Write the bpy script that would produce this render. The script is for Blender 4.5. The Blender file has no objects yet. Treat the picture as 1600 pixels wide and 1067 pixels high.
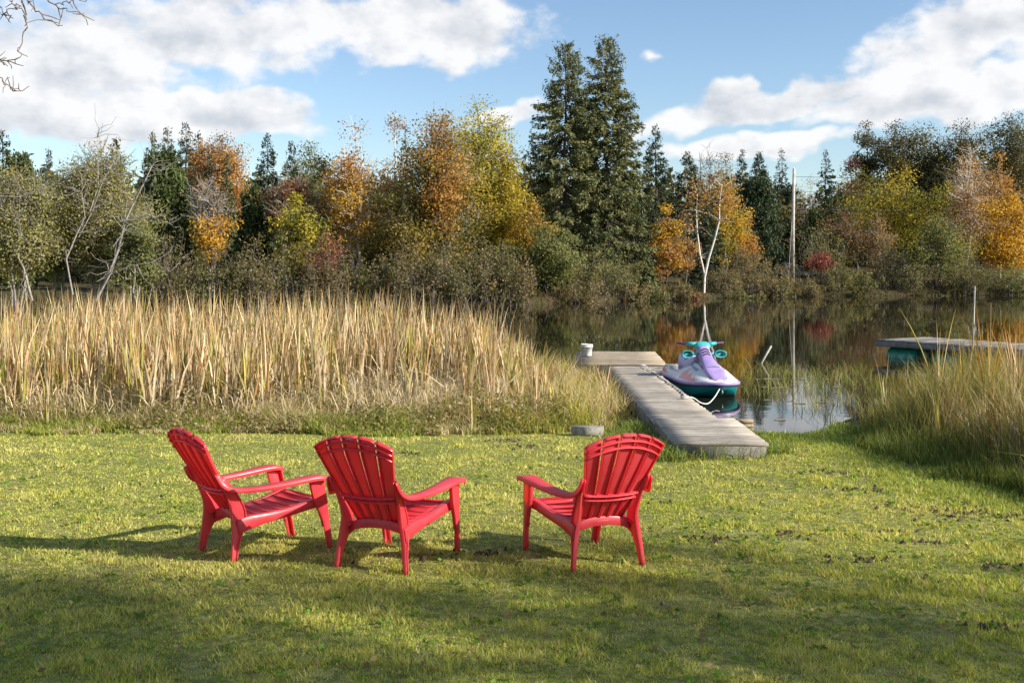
import bpy, math, random
import numpy as np
from mathutils import Vector, Matrix

random.seed(7)
RNG = np.random.default_rng(7)
scene = bpy.context.scene
COL = scene.collection

# ------------------------------------------------------------------ camera
CAMZ = 2.4                       # metres above the water
cam_data = bpy.data.cameras.new('camera')
cam_data.sensor_width = 36.0
cam_data.lens = 36.0
cam_data.shift_y = -113.5 / 1600.0
cam_data.clip_start = 0.05
cam_data.clip_end = 3000
cam = bpy.data.objects.new('camera', cam_data)
cam.location = (0, 0, CAMZ)
cam.rotation_euler = (math.radians(90), 0, 0)
COL.objects.link(cam)
scene.camera = cam

# ------------------------------------------------------------------ light
SUN_EL = math.radians(28.0)
SUN_AZ = math.atan2(0.93, -0.37)          # clockwise from +Y
SUN_DIR = Vector((math.sin(SUN_AZ) * math.cos(SUN_EL), math.cos(SUN_AZ) * math.cos(SUN_EL), math.sin(SUN_EL)))
sun_data = bpy.data.lights.new('sun', 'SUN')
sun_data.energy = 5.0
sun_data.angle = math.radians(0.53)
sun_data.color = (1.0, 0.92, 0.80)
sun = bpy.data.objects.new('sun', sun_data)
sun.rotation_euler = (-SUN_DIR).to_track_quat('-Z', 'Y').to_euler()
sun.location = (20, -8, 15)
COL.objects.link(sun)

scene.view_settings.view_transform = 'Standard'
scene.view_settings.look = 'None'
scene.view_settings.gamma = 1.0
scene.view_settings.exposure = 0.85
scene.render.engine = 'CYCLES'
scene.cycles.max_bounces = 5
scene.cycles.diffuse_bounces = 2
scene.cycles.glossy_bounces = 2
scene.cycles.transmission_bounces = 3
scene.cycles.caustics_reflective = False
scene.cycles.caustics_refractive = False
scene.cycles.use_denoising = True


# ------------------------------------------------------------------ node helpers
class NT:
    def __init__(self, tree):
        self.t = tree
        self.n = tree.nodes
        self.l = tree.links

    def new(self, typ, **kw):
        nd = self.n.new(typ)
        for k, v in kw.items():
            setattr(nd, k, v)
        return nd

    def put(self, sock, v):
        if v is None:
            return
        if isinstance(v, (int, float)):
            sock.default_value = v
        elif isinstance(v, (tuple, list)):
            if len(v) == 3 and sock.type == 'RGBA':
                v = (*v, 1.0)
            sock.default_value = v
        else:
            self.l.new(v, sock)

    def math(self, op, a, b=None, c=None, clamp=False):
        nd = self.new('ShaderNodeMath', operation=op, use_clamp=clamp)
        self.put(nd.inputs[0], a)
        if b is not None:
            self.put(nd.inputs[1], b)
        if c is not None:
            self.put(nd.inputs[2], c)
        return nd.outputs[0]

    def mix(self, f, a, b, blend='MIX'):
        nd = self.new('ShaderNodeMix', data_type='RGBA', blend_type=blend)
        self.put(nd.inputs[0], f)
        self.put(nd.inputs[6], a)
        self.put(nd.inputs[7], b)
        return nd.outputs[2]

    def smooth(self, x, lo, hi, a=0.0, b=1.0):
        nd = self.new('ShaderNodeMapRange', interpolation_type='SMOOTHSTEP')
        self.put(nd.inputs[0], x)
        nd.inputs[1].default_value = lo
        nd.inputs[2].default_value = hi
        nd.inputs[3].default_value = a
        nd.inputs[4].default_value = b
        return nd.outputs[0]

    def noise(self, vec, scale, detail=4, rough=0.55, dist=0.0, dims='3D'):
        nd = self.new('ShaderNodeTexNoise', noise_dimensions=dims)
        if vec is not None:
            self.l.new(vec, nd.inputs['Vector'])
        nd.inputs['Scale'].default_value = scale
        nd.inputs['Detail'].default_value = detail
        nd.inputs['Roughness'].default_value = rough
        nd.inputs['Distortion'].default_value = dist
        return nd.outputs['Fac']

    def comb(self, x, y, z):
        nd = self.new('ShaderNodeCombineXYZ')
        self.put(nd.inputs[0], x)
        self.put(nd.inputs[1], y)
        self.put(nd.inputs[2], z)
        return nd.outputs[0]

    def sep(self, v):
        nd = self.new('ShaderNodeSeparateXYZ')
        self.l.new(v, nd.inputs[0])
        return nd.outputs

    def mapping(self, vec, scale=(1, 1, 1), loc=(0, 0, 0), rot=(0, 0, 0)):
        nd = self.new('ShaderNodeMapping')
        self.l.new(vec, nd.inputs[0])
        nd.inputs['Location'].default_value = loc
        nd.inputs['Rotation'].default_value = rot
        nd.inputs['Scale'].default_value = scale
        return nd.outputs[0]


# ------------------------------------------------------------------ sky with clouds
def build_world():
    w = bpy.data.worlds.new('World')
    scene.world = w
    w.use_nodes = True
    T = NT(w.node_tree)
    T.n.clear()
    out = T.new('ShaderNodeOutputWorld')
    bg = T.new('ShaderNodeBackground')
    bg.inputs['Strength'].default_value = 0.078
    T.l.new(bg.outputs[0], out.inputs[0])
    sky = T.new('ShaderNodeTexSky', sky_type='NISHITA')
    sky.sun_disc = False
    sky.sun_elevation = SUN_EL
    sky.sun_rotation = SUN_AZ
    sky.altitude = 200
    sky.air_density = 1.1
    sky.dust_density = 0.4
    sky.ozone_density = 2.5
    tc = T.new('ShaderNodeTexCoord')
    d = T.sep(tc.outputs['Generated'])
    az = T.math('ARCTAN2', d[0], d[1])
    el = T.math('ARCSINE', d[2])
    # clouds flatten into layers towards the horizon
    vec = T.comb(az, T.math('MULTIPLY', el, 1.55), 0.0)
    warp = T.new('ShaderNodeTexNoise', noise_dimensions='2D')
    T.l.new(vec, warp.inputs['Vector'])
    warp.inputs['Scale'].default_value = 9.0
    warp.inputs['Detail'].default_value = 3
    warp.inputs['Roughness'].default_value = 0.6
    ws = T.new('ShaderNodeVectorMath', operation='MULTIPLY_ADD')
    T.l.new(warp.outputs['Color'], ws.inputs[0])
    ws.inputs[1].default_value = (0.085, 0.060, 0)
    T.l.new(T.comb(T.math('SUBTRACT', az, 0.0425), T.math('SUBTRACT', el, 0.030), 0.0), ws.inputs[2])
    pos = ws.outputs[0]
    puff = T.noise(vec, 11.0, 7, 0.60, 0.0, '2D')
    lit = T.noise(T.mapping(vec, loc=(0.012, 0.026, 0)), 11.0, 4, 0.55, 0.0, '2D')
    # (px, py, half width, half height, tilt degrees, weight) of the cloud banks seen over the lake
    banks = [(330, 72, 190, 64, 0, 1.0), (90, 120, 260, 75, 0, 1.0), (300, 184, 290, 38, -2, .9), (80, 212, 240, 44, 0, .95),
             (620, 45, 250, 62, 0, 1.0), (700, 66, 130, 42, 0, 1.0), (310, 15, 60, 30, 0, .8), (-200, 130, 280, 130, 0, 1.0),
             (1200, 166, 240, 34, 9, .95), (1500, 98, 200, 60, 18, 1.0), (1460, 168, 280, 40, 4, 1.0),
             (1680, 60, 190, 100, 0, 1.0), (1560, 0, 90, 18, 8, .9), (1190, 234, 170, 28, 3, .95),
             (1012, 90, 50, 26, 0, .42), (790, 180, 120, 32, 0, .60)]
    best = None
    for (px, py, a, b, tilt, wt) in banks:
        mp = T.new('ShaderNodeMapping', vector_type='TEXTURE')
        T.l.new(pos, mp.inputs[0])
        mp.inputs['Location'].default_value = (math.atan((px - 800) / 1600), math.atan((420 - py) / 1600), 0)
        mp.inputs['Rotation'].default_value = (0, 0, math.radians(tilt))
        mp.inputs['Scale'].default_value = (a / 1650.0, b / 1600.0, 1)
        ln = T.new('ShaderNodeVectorMath', operation='LENGTH')
        T.l.new(mp.outputs[0], ln.inputs[0])
        f = T.math('SUBTRACT', wt, ln.outputs['Value'])
        best = f if best is None else T.math('SMOOTH_MAX', best, f, 0.15)
    # sparser cumulus over the unseen rest of the sky, thinned to weaken the fill
    big = T.noise(T.comb(az, T.math('MULTIPLY', el, 2.6), 3.3), 3.0, 2, 0.5, 0.0, '3D')
    rest = T.math('MULTIPLY', T.math('SUBTRACT', big, 0.57), 6.0)
    away = T.math('MAXIMUM', T.smooth(T.math('ABSOLUTE', az), 0.52, 0.75), T.smooth(el, 0.27, 0.42))
    rest = T.math('ADD', rest, T.math('MULTIPLY', T.math('SUBTRACT', away, 1.0), 4.0))
    best = T.math('MAXIMUM', best, rest)
    field = T.math('MULTIPLY_ADD', puff, 1.2, T.math('SUBTRACT', best, 0.6))
    dens = T.smooth(field, -0.05, 0.34)
    sh = T.math('MULTIPLY_ADD', T.math('SUBTRACT', puff, lit), 3.2, 0.68)
    sh = T.math('ADD', sh, T.math('MULTIPLY', T.math('SUBTRACT', 0.45, T.smooth(field, 0.1, 1.1)), 0.42), clamp=True)
    ccol = T.mix(sh, (4.6, 4.85, 5.3), (7.1, 7.1, 7.15))
    skyc = T.mix(1.0, sky.outputs[0], (1.20, 1.21, 1.24), 'MULTIPLY')
    col = T.mix(T.math('MULTIPLY', dens, 0.96), skyc, ccol)
    T.l.new(col, bg.inputs['Color'])


build_world()


# ------------------------------------------------------------------ mesh helpers
class MB:
    """collects quads and triangles with one colour per face, builds ONE mesh object"""
    def __init__(self):
        self.v, self.q, self.t, self.qc, self.tc, self.n = [], [], [], [], [], 0

    def add(self, V, Q=None, T=None, col=None):
        V = np.asarray(V, float).reshape(-1, 3)
        for faces, F, C in ((Q, self.q, self.qc), (T, self.t, self.tc)):
            if faces is None or len(faces) == 0:
                continue
            faces = np.asarray(faces, np.int64)
            F.append(faces + self.n)
            c = np.ones((len(faces), 3)) * 0.5 if col is None else np.asarray(col, float)
            if c.ndim == 1:
                c = np.tile(c, (len(faces), 1))
            C.append(c)
        self.v.append(V)
        self.n += len(V)

    def mesh(self, name, smooth=False, colours=True):
        V = np.concatenate(self.v)
        q = np.concatenate(self.q) if self.q else np.zeros((0, 4), np.int64)
        t = np.concatenate(self.t) if self.t else np.zeros((0, 3), np.int64)
        me = bpy.data.meshes.new(name)
        me.vertices.add(len(V))
        me.vertices.foreach_set('co', V.astype(np.float32).ravel())
        me.loops.add(q.size + t.size)
        me.loops.foreach_set('vertex_index', np.concatenate([q.ravel(), t.ravel()]).astype(np.int32))
        me.polygons.add(len(q) + len(t))
        starts = np.concatenate([np.arange(len(q)) * 4, q.size + np.arange(len(t)) * 3]).astype(np.int32)
        me.polygons.foreach_set('loop_start', starts)
        if smooth:
            me.polygons.foreach_set('use_smooth', np.ones(len(q) + len(t), bool))
        me.update(calc_edges=True)
        if colours:
            cs = [c for c in self.qc] + [c for c in self.tc]
            c = np.concatenate(cs)
            c4 = np.ones((len(c), 4), np.float32)
            c4[:, :3] = c
            at = me.attributes.new('col', 'FLOAT_COLOR', 'FACE')
            at.data.foreach_set('color', c4.ravel())
        return me

    def build(self, name, mat, parent=None, smooth=False, colours=True, loc=None):
        me = self.mesh(name, smooth, colours)
        me.materials.append(mat)
        return link(name, me, parent, loc)


def link(name, me, parent=None, loc=None):
    o = bpy.data.objects.new(name, me)
    COL.objects.link(o)
    if parent is not None:
        o.parent = parent
    if loc is not None:
        o.location = loc
    return o


def tag(o, label=None, cat=None, group=None, kind=None):
    if label:
        o['label'] = label
    if cat:
        o['category'] = cat
    if group:
        o['group'] = group
    if kind:
        o['kind'] = kind
    return o


def thing(name, label, cat, loc=(0, 0, 0), rz=0.0, group=None):
    o = bpy.data.objects.new(name, None)
    o.empty_display_size = 0.2
    COL.objects.link(o)
    o.location = loc
    o.rotation_euler = (0, 0, rz)
    return tag(o, label, cat, group)


def norm(a):
    return a / np.maximum(np.linalg.norm(a, axis=-1, keepdims=True), 1e-9)


def tubes(mb, P, R, sides=4, col=None, cap=False):
    """P (N,K,3) paths, R (N,K) radii; all paths at once"""
    P = np.asarray(P, float)
    R = np.asarray(R, float)
    N, K, _ = P.shape
    tan = np.empty_like(P)
    tan[:, 1:-1] = P[:, 2:] - P[:, :-2]
    tan[:, 0] = P[:, 1] - P[:, 0]
    tan[:, -1] = P[:, -1] - P[:, -2]
    tan = norm(tan)
    main = norm(P[:, -1] - P[:, 0])
    ref = np.where(np.abs(main[:, 2:3]) > 0.8, np.array([[1.0, 0.13, 0]]), np.array([[0, 0.0, 1.0]]))
    a = norm(np.cross(tan, ref[:, None, :]))
    b = np.cross(tan, a)
    ang = np.arange(sides) / sides * 2 * math.pi
    V = P[:, :, None, :] + R[:, :, None, None] * (a[:, :, None, :] * np.cos(ang)[None, None, :, None] + b[:, :, None, :] * np.sin(ang)[None, None, :, None])
    idx = np.arange(N * K * sides).reshape(N, K, sides)
    nx = np.roll(idx, -1, axis=2)
    Q = np.stack([idx[:, :-1], nx[:, :-1], nx[:, 1:], idx[:, 1:]], -1).reshape(-1, 4)
    c = col
    if col is not None and np.ndim(col) == 2:
        c = np.repeat(np.asarray(col), (K - 1) * sides, axis=0)
    mb.add(V.reshape(-1, 3), Q=Q, col=c)
    if cap:
        T = []
        for i in range(N):
            for k in range(1, sides - 1):
                T.append((idx[i, 0, 0], idx[i, 0, k + 1], idx[i, 0, k]))
                T.append((idx[i, -1, 0], idx[i, -1, k], idx[i, -1, k + 1]))
        mb.t.append(np.array(T) + mb.n - V.size // 3)
        cc = np.ones((len(T), 3)) * 0.5 if col is None or np.ndim(col) == 2 else np.tile(np.asarray(col, float), (len(T), 1))
        mb.tc.append(cc)


def leaves(mb, C, size, col, rng, aspect=0.62, axis=None, updown=1.0, out=None, loose=.75):
    """diamond leaf faces, random directions (or long axis given)"""
    C = np.asarray(C, float)
    N = len(C)
    if axis is None:
        a = rng.normal(size=(N, 3))
        a[:, 2] *= updown
        a = norm(a)
    else:
        a = norm(np.asarray(axis))
    b = norm(np.cross(a, rng.normal(size=(N, 3))))
    if out is not None:
        nn = norm(norm(out) + rng.normal(size=(N, 3)) * loose)
        a = norm(np.cross(nn, rng.normal(size=(N, 3))))
        b = np.cross(nn, a)
    s = np.broadcast_to(np.asarray(size, float), (N,))[:, None]
    V = np.stack([C - a * s, C + b * s * aspect, C + a * s, C - b * s * aspect], 1)
    Q = np.arange(N * 4).reshape(N, 4)
    mb.add(V.reshape(-1, 3), Q=Q, col=col)


def blades(mb, B, height, width, lean, rng, col, segs=3, curl=0.0, tipcol=None):
    """grass blades: B base (N,3); lean (N,2) sideways offset of the tip; tapered strips"""
    N = len(B)
    face = rng.uniform(0, math.pi, N)
    w = np.stack([np.cos(face), np.sin(face), np.zeros(N)], 1) * (width[:, None] * 0.5)
    V = []
    ks = np.linspace(0, 1, segs + 1)
    for k in ks:
        p = B.copy()
        p[:, :2] += lean * (k ** 2)[None] if np.ndim(k) else lean * (k ** 2)
        p[:, 2] += height * (k - curl * k ** 3)
        if k < 1:
            taper = 1 - 0.55 * k ** 2
            V += [p - w * taper, p + w * taper]
        else:
            V += [p]
    V = np.stack(V, 1)                      # N, 2*segs+1, 3
    M = 2 * segs + 1
    base = np.arange(N)[:, None] * M
    Q, cq = [], []
    for s in range(segs - 1):
        Q.append(np.concatenate([base + 2 * s, base + 2 * s + 1, base + 2 * s + 3, base + 2 * s + 2], 1))
        cq.append(col if tipcol is None else col + (tipcol - col) * (s / segs))
    T = np.concatenate([base + M - 3, base + M - 2, base + M - 1], 1)
    off = mb.n
    mb.v.append(V.reshape(-1, 3))
    mb.n += N * M
    for q, c in zip(Q, cq):
        mb.q.append(q + off)
        mb.qc.append(c)
    mb.t.append(T + off)
    mb.tc.append(col if tipcol is None else tipcol)


def loft(mb, S, closed=True, caps=True, col=None):
    """S: list of (K,3) loops"""
    S = np.asarray(S, float)
    n, K, _ = S.shape
    idx = np.arange(n * K).reshape(n, K)
    if closed:
        nx = np.roll(idx, -1, 1)
        Q = np.stack([idx[:-1], nx[:-1], nx[1:], idx[1:]], -1).reshape(-1, 4)
    else:
        Q = np.stack([idx[:-1, :-1], idx[:-1, 1:], idx[1:, 1:], idx[1:, :-1]], -1).reshape(-1, 4)
    T = None
    if caps and closed:
        T = []
        for k in range(1, K - 1):
            T.append((idx[0, 0], idx[0, k + 1], idx[0, k]))
            T.append((idx[-1, 0], idx[-1, k], idx[-1, k + 1]))
    mb.add(S.reshape(-1, 3), Q=Q, T=T, col=col)


def bar(mb, P, W, H, bev=0.25, col=None):
    """rounded-rectangle section swept along P; W and H are half-axis vectors per point (or one for all)"""
    P = np.asarray(P, float)
    W = np.broadcast_to(np.asarray(W, float), P.shape)
    H = np.broadcast_to(np.asarray(H, float), P.shape)
    lw = np.linalg.norm(W, axis=1).mean()
    lh = np.linalg.norm(H, axis=1).mean()
    m = min(lw, lh) * bev
    cw, ch = 1 - m / lw, 1 - m / lh
    pts = [(1, ch), (cw, 1), (-cw, 1), (-1, ch), (-1, -ch), (-cw, -1), (cw, -1), (1, -ch)]
    S = np.stack([P + W * a + H * b for a, b in pts], 1)
    loft(mb, S, col=col)


def box(mb, x0, x1, y0, y1, z0, z1, bev=0.004, col=None):
    P = np.array([[(x0 + x1) / 2, y0, (z0 + z1) / 2], [(x0 + x1) / 2, y1, (z0 + z1) / 2]])
    lw, lh = (x1 - x0) / 2, (z1 - z0) / 2
    bar(mb, P, (lw, 0, 0), (0, 0, lh), bev=min(0.9, bev / min(lw, lh)), col=col)


def lathe(mb, prof, sides=20, centre=(0, 0, 0), col=None):
    prof = np.asarray(prof, float)
    ang = np.arange(sides) / sides * 2 * math.pi
    S = [np.stack([centre[0] + r * np.cos(ang), centre[1] + r * np.sin(ang), np.full(sides, centre[2] + z)], 1) for r, z in prof]
    loft(mb, S, caps=False, col=col)


def vnoise(x, y, scale, seed=0):
    """smooth value noise 0..1"""
    x = np.asarray(x, float) / scale
    y = np.asarray(y, float) / scale
    xi, yi = np.floor(x).astype(np.int64), np.floor(y).astype(np.int64)
    xf, yf = x - xi, y - yi
    xf = xf * xf * (3 - 2 * xf)
    yf = yf * yf * (3 - 2 * yf)

    def h(a, b):
        n = (a * 374761393 + b * 668265263 + seed * 974634777) & 0x7fffffff
        n = ((n ^ (n >> 13)) * 1274126177) & 0x7fffffff
        return ((n ^ (n >> 16)) & 0xffff) / 65535.0
    return (h(xi, yi) * (1 - xf) + h(xi + 1, yi) * xf) * (1 - yf) + (h(xi, yi + 1) * (1 - xf) + h(xi + 1, yi + 1) * xf) * yf


def sstep(x, a, b):
    t = np.clip((np.asarray(x, float) - a) / (b - a), 0, 1)
    return t * t * (3 - 2 * t)


# ------------------------------------------------------------------ materials
def principled(name, base=(0.5, 0.5, 0.5), rough=0.6, spec=0.4):
    m = bpy.data.materials.new(name)
    m.use_nodes = True
    T = NT(m.node_tree)
    b = T.n['Principled BSDF']
    b.inputs['Base Color'].default_value = (*base, 1)
    b.inputs['Roughness'].default_value = rough
    b.inputs['Specular IOR Level'].default_value = spec
    return m, T, b


def bump(T, b, h, strength=0.3, dist=0.01):
    nd = T.new('ShaderNodeBump')
    nd.inputs['Strength'].default_value = strength
    nd.inputs['Distance'].default_value = dist
    T.l.new(h, nd.inputs['Height'])
    T.l.new(nd.outputs[0], b.inputs['Normal'])


def leafy(name, trans=0.3, rough=0.55, spec=0.25):
    m, T, b = principled(name, rough=rough, spec=spec)
    at = T.new('ShaderNodeAttribute', attribute_name='col')
    T.l.new(at.outputs['Color'], b.inputs['Base Color'])
    tr = T.new('ShaderNodeBsdfTranslucent')
    T.l.new(T.mix(1.0, at.outputs['Color'], (1.25, 1.15, 0.6), 'MULTIPLY'), tr.inputs['Color'])
    mx = T.new('ShaderNodeMixShader')
    mx.inputs[0].default_value = trans
    T.l.new(b.outputs[0], mx.inputs[1])
    T.l.new(tr.outputs[0], mx.inputs[2])
    T.l.new(mx.outputs[0], T.n['Material Output'].inputs['Surface'])
    return m


def coloured(name, rough=0.8, spec=0.2, nscale=8.0, amount=0.5):
    """face colour from the attribute, broken up by noise (bark, dead stems)"""
    m, T, b = principled(name, rough=rough, spec=spec)
    at = T.new('ShaderNodeAttribute', attribute_name='col')
    tc = T.new('ShaderNodeTexCoord')
    n = T.noise(tc.outputs['Object'], nscale, 4, 0.6)
    c = T.mix(T.smooth(n, 0.3, 0.75), T.mix(1.0, at.outputs['Color'], (1 - amount,) * 3, 'MULTIPLY'), T.mix(1.0, at.outputs['Color'], (1 + amount * .4,) * 3, 'MULTIPLY'))
    T.l.new(c, b.inputs['Base Color'])
    return m


M_LEAF = leafy('leaf_foliage', 0.48)
M_NEEDLE = leafy('needle_foliage', 0.16, 0.6, 0.2)
M_BLADE = leafy('grass_blade', 0.42, 0.5, 0.25)
M_REED = leafy('dry_reed_blade', 0.28, 0.55, 0.2)
M_BARK = coloured('tree_bark')


def mat_birch():
    m, T, b = principled('birch_bark', rough=0.7, spec=0.2)
    tc = T.new('ShaderNodeTexCoord')
    n = T.noise(T.mapping(tc.outputs['Object'], scale=(2, 2, 14)), 1.3, 4, 0.7)
    c = T.mix(T.smooth(n, 0.56, 0.66), (0.62, 0.58, 0.52), (0.09, 0.075, 0.065))
    T.l.new(c, b.inputs['Base Color'])
    return m


M_BIRCH = mat_birch()


def mat_red_plastic():
    m, T, b = principled('red_moulded_plastic', (0.68, 0.026, 0.05), 0.42, 0.5)
    tc = T.new('ShaderNodeTexCoord')
    n = T.noise(tc.outputs['Object'], 5.0, 5, 0.6)
    n2 = T.noise(tc.outputs['Object'], 60.0, 3, 0.6)
    c = T.mix(T.smooth(n, 0.3, 0.75), (0.80, 0.070, 0.092), (0.87, 0.115, 0.135))
    c = T.mix(T.math('MULTIPLY', T.smooth(n2, 0.62, 0.8), 0.25), c, (0.40, 0.06, 0.06))
    ge = T.new('ShaderNodeNewGeometry')
    gp = T.sep(tc.outputs['Object'])
    grime = T.math('MULTIPLY', T.smooth(gp[2], 0.16, 0.0), T.smooth(n2, 0.35, 0.6))
    c = T.mix(T.math('MULTIPLY', grime, 0.55), c, (0.13, 0.10, 0.05))
    T.l.new(c, b.inputs['Base Color'])
    T.l.new(T.smooth(n, 0.2, 0.8, 0.28, 0.48), b.inputs['Roughness'])
    bump(T, b, n2, 0.06, 0.003)
    tr = T.new('ShaderNodeBsdfTranslucent')
    tr.inputs['Color'].default_value = (0.95, 0.055, 0.075, 1)
    mx = T.new('ShaderNodeMixShader')
    b.inputs['Coat Weight'].default_value = 0.35
    b.inputs['Coat Roughness'].default_value = 0.30
    mx.inputs[0].default_value = 0.45
    T.l.new(b.outputs[0], mx.inputs[1])
    T.l.new(tr.outputs[0], mx.inputs[2])
    T.l.new(mx.outputs[0], T.n['Material Output'].inputs['Surface'])
    return m


def mat_wood(name, c0, c1, axis=0):
    """weathered boards; grain along the given object axis, each board a shade of its own"""
    m, T, b = principled(name, rough=0.85, spec=0.2)
    tc = T.new('ShaderNodeTexCoord')
    oi = T.new('ShaderNodeObjectInfo')
    sc = [38, 38, 38]
    sc[axis] = 1.6
    off = T.new('ShaderNodeVectorMath', operation='ADD')
    T.l.new(tc.outputs['Object'], off.inputs[0])
    T.l.new(T.comb(T.math('MULTIPLY', oi.outputs['Random'], 37.0), T.math('MULTIPLY', oi.outputs['Random'], 91.0), 0.0), off.inputs[1])
    v = T.mapping(off.outputs[0], scale=sc)
    n = T.noise(v, 1.0, 5, 0.65, 0.4)
    n2 = T.noise(off.outputs[0], 3.5, 4, 0.6)
    f = T.math('ADD', T.math('MULTIPLY', n, 0.65), T.math('MULTIPLY', n2, 0.45))
    c = T.mix(T.smooth(f, 0.35, 0.75), c0, c1)
    c = T.mix(T.math('MULTIPLY', oi.outputs['Random'], 0.55), c, tuple(x * 0.60 for x in c0))
    T.l.new(c, b.inputs['Base Color'])
    bump(T, b, n, 0.5, 0.006)
    return m


M_RED = mat_red_plastic()
M_PLANK = mat_wood('weathered_grey_board', (0.22, 0.19, 0.155), (0.52, 0.475, 0.405), 0)
M_PLANK2 = mat_wood('weathered_tan_board', (0.24, 0.19, 0.13), (0.46, 0.38, 0.28), 0)
M_BEAM = mat_wood('weathered_grey_beam', (0.12, 0.11, 0.10), (0.33, 0.31, 0.28), 1)


def mat_noise(name, c0, c1, scale, rough=0.8, spec=0.3, bumpy=0.4, lo=0.3, hi=0.7, bd=0.01, metallic=0):
    m, T, b = principled(name, rough=rough, spec=spec)
    tc = T.new('ShaderNodeTexCoord')
    n = T.noise(tc.outputs['Object'], scale, 6, 0.62)
    T.l.new(T.mix(T.smooth(n, lo, hi), c0, c1), b.inputs['Base Color'])
    b.inputs['Metallic'].default_value = metallic
    if bumpy:
        bump(T, b, n, bumpy, bd)
    return m


def mat_ground():
    m, T, b = principled('lawn_and_bank_soil', rough=0.95, spec=0.1)
    geo = T.new('ShaderNodeNewGeometry')
    p = T.sep(geo.outputs['Position'])
    n1 = T.noise(geo.outputs['Position'], 0.9, 5, 0.6)
    n2 = T.noise(geo.outputs['Position'], 14.0, 5, 0.7)
    n3 = T.noise(geo.outputs['Position'], 55.0, 3, 0.7)
    turf = T.mix(T.smooth(n2, 0.35, 0.68), (0.095, 0.110, 0.028), (0.32, 0.31, 0.10))
    turf = T.mix(T.math('MULTIPLY', T.smooth(n3, 0.5, 0.7), 0.6), turf, (0.11, 0.085, 0.04))
    turf = T.mix(T.math('MULTIPLY', T.smooth(n1, 0.5, 0.72), 0.5), turf, (0.27, 0.225, 0.09))
    floor_ = T.mix(T.smooth(n2, 0.35, 0.7), (0.035, 0.028, 0.017), (0.095, 0.068, 0.036))
    floor_ = T.mix(T.math('MULTIPLY', T.smooth(n1, 0.45, 0.65), 0.6), floor_, (0.055, 0.062, 0.022))
    c = T.mix(T.smooth(p[1], 14.6, 16.2), turf, floor_)
    T.l.new(c, b.inputs['Base Color'])
    bump(T, b, T.math('ADD', n2, T.math('MULTIPLY', n3, 0.5)), 0.6, 0.02)
    return m


def mat_water():
    m, T, b = principled('dark_pond_water', (0.016, 0.015, 0.009), 0.015, 0.5)
    b.inputs['IOR'].default_value = 1.40
    geo = T.new('ShaderNodeNewGeometry')
    v = T.mapping(geo.outputs['Position'], scale=(0.55, 1.0, 1.0))
    n1 = T.noise(v, 1.6, 3, 0.5, 0.3)
    n2 = T.noise(v, 7.5, 3, 0.55)
    n3 = T.noise(v, 0.16, 2, 0.5)
    calm = T.smooth(n3, 0.38, 0.62, 0.25, 1.0)
    h = T.math('ADD', T.math('MULTIPLY', n1, 0.7), T.math('MULTIPLY', n2, 0.20))
    h = T.math('MULTIPLY', h, calm)
    bump(T, b, h, 0.065, 0.045)
    return m


M_GROUND = mat_ground()
M_WATER = mat_water()


# ------------------------------------------------------------------ terrain
def shore_far(X):
    return np.interp(X, [-90, -40, -18, 0, 9.6, 24.6, 46, 120], [42, 52, 59, 66, 77, 89, 92, 95]) + 1.3 * (vnoise(X, X * 0, 3.0, 5) - .5)


def shore_near(X):
    base = np.interp(X, [-60, -18, -13, -6, 0.2, 1.2, 4.2, 5.2, 7.5, 9.5, 14, 60], [46, 44, 30, 26, 24, 15.4, 15.2, 16.4, 18.5, 19.5, 21, 24])
    return base + 0.5 * (vnoise(X, X * 0 + 9, 0.9, 6) - .5)


def ground(X, Y):
    X = np.asarray(X, float)
    Y = np.asarray(Y, float)
    land_n = np.where(Y < 15, 0.75 - 0.05 * Y, 0.0) + 0.02
    land_n = land_n + 0.025 * (vnoise(X, Y, 1.7, 1) - .5) + 0.014 * (vnoise(X, Y, 0.5, 2) - .5)
    land_n = land_n + 0.10 * sstep(X, 4.2, 6.0) * sstep(Y, 8, 12)
    land_n = np.maximum(land_n, np.where(Y > 14, -0.03, -9))
    yn, yf = shore_near(X), shore_far(X)
    slope = np.interp(X, [-60, 0, 20, 34, 80], [0.035, 0.035, 0.055, 0.075, 0.085])
    land_f = 0.40 + np.clip(Y - yf, 0, 90) * slope + 0.4 * (vnoise(X, Y, 6, 3) - .5) * sstep(Y - yf, 1, 5)
    z = -0.9 + (land_n + 0.9) * sstep(yn - Y, -1.6, 0.5)
    z = z + (land_f - z) * sstep(Y - yf, -0.8, 1.6)
    return z


def g1(x, y):
    return float(ground(np.array([x]), np.array([y]))[0])


def build_terrain():
    ys = np.concatenate([np.arange(-60, 2, 4), np.arange(2, 30, 0.35), np.arange(30, 110, 1.0), np.arange(110, 260, 6), np.arange(260, 1500, 80)])
    xs = np.concatenate([np.arange(-900, -60, 60), np.arange(-60, -12, 1.5), np.arange(-12, 14, 0.4), np.arange(14, 70, 1.5), np.arange(70, 900, 60)])
    X, Y = np.meshgrid(xs, ys)
    Z = ground(X, Y)
    V = np.stack([X, Y, Z], -1).reshape(-1, 3)
    idx = np.arange(X.size).reshape(X.shape)
    Q = np.stack([idx[:-1, :-1], idx[:-1, 1:], idx[1:, 1:], idx[1:, :-1]], -1).reshape(-1, 4)
    mb = MB()
    mb.add(V, Q=Q)
    tag(mb.build('ground', M_GROUND, smooth=True, colours=False), kind='structure')
    mb = MB()
    mb.add([(-300, 14.2, 0), (300, 14.2, 0), (300, 130, 0), (-300, 130, 0)], Q=[(0, 1, 2, 3)])
    tag(mb.build('water', M_WATER, colours=False), kind='structure')


build_terrain()


def at(px, py, Y):
    """world point seen at a pixel of the 1600 x 1067 photograph at distance Y"""
    return np.array([(px - 800) / 1600 * Y, Y, CAMZ + (420 - py) / 1600 * Y])

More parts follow.
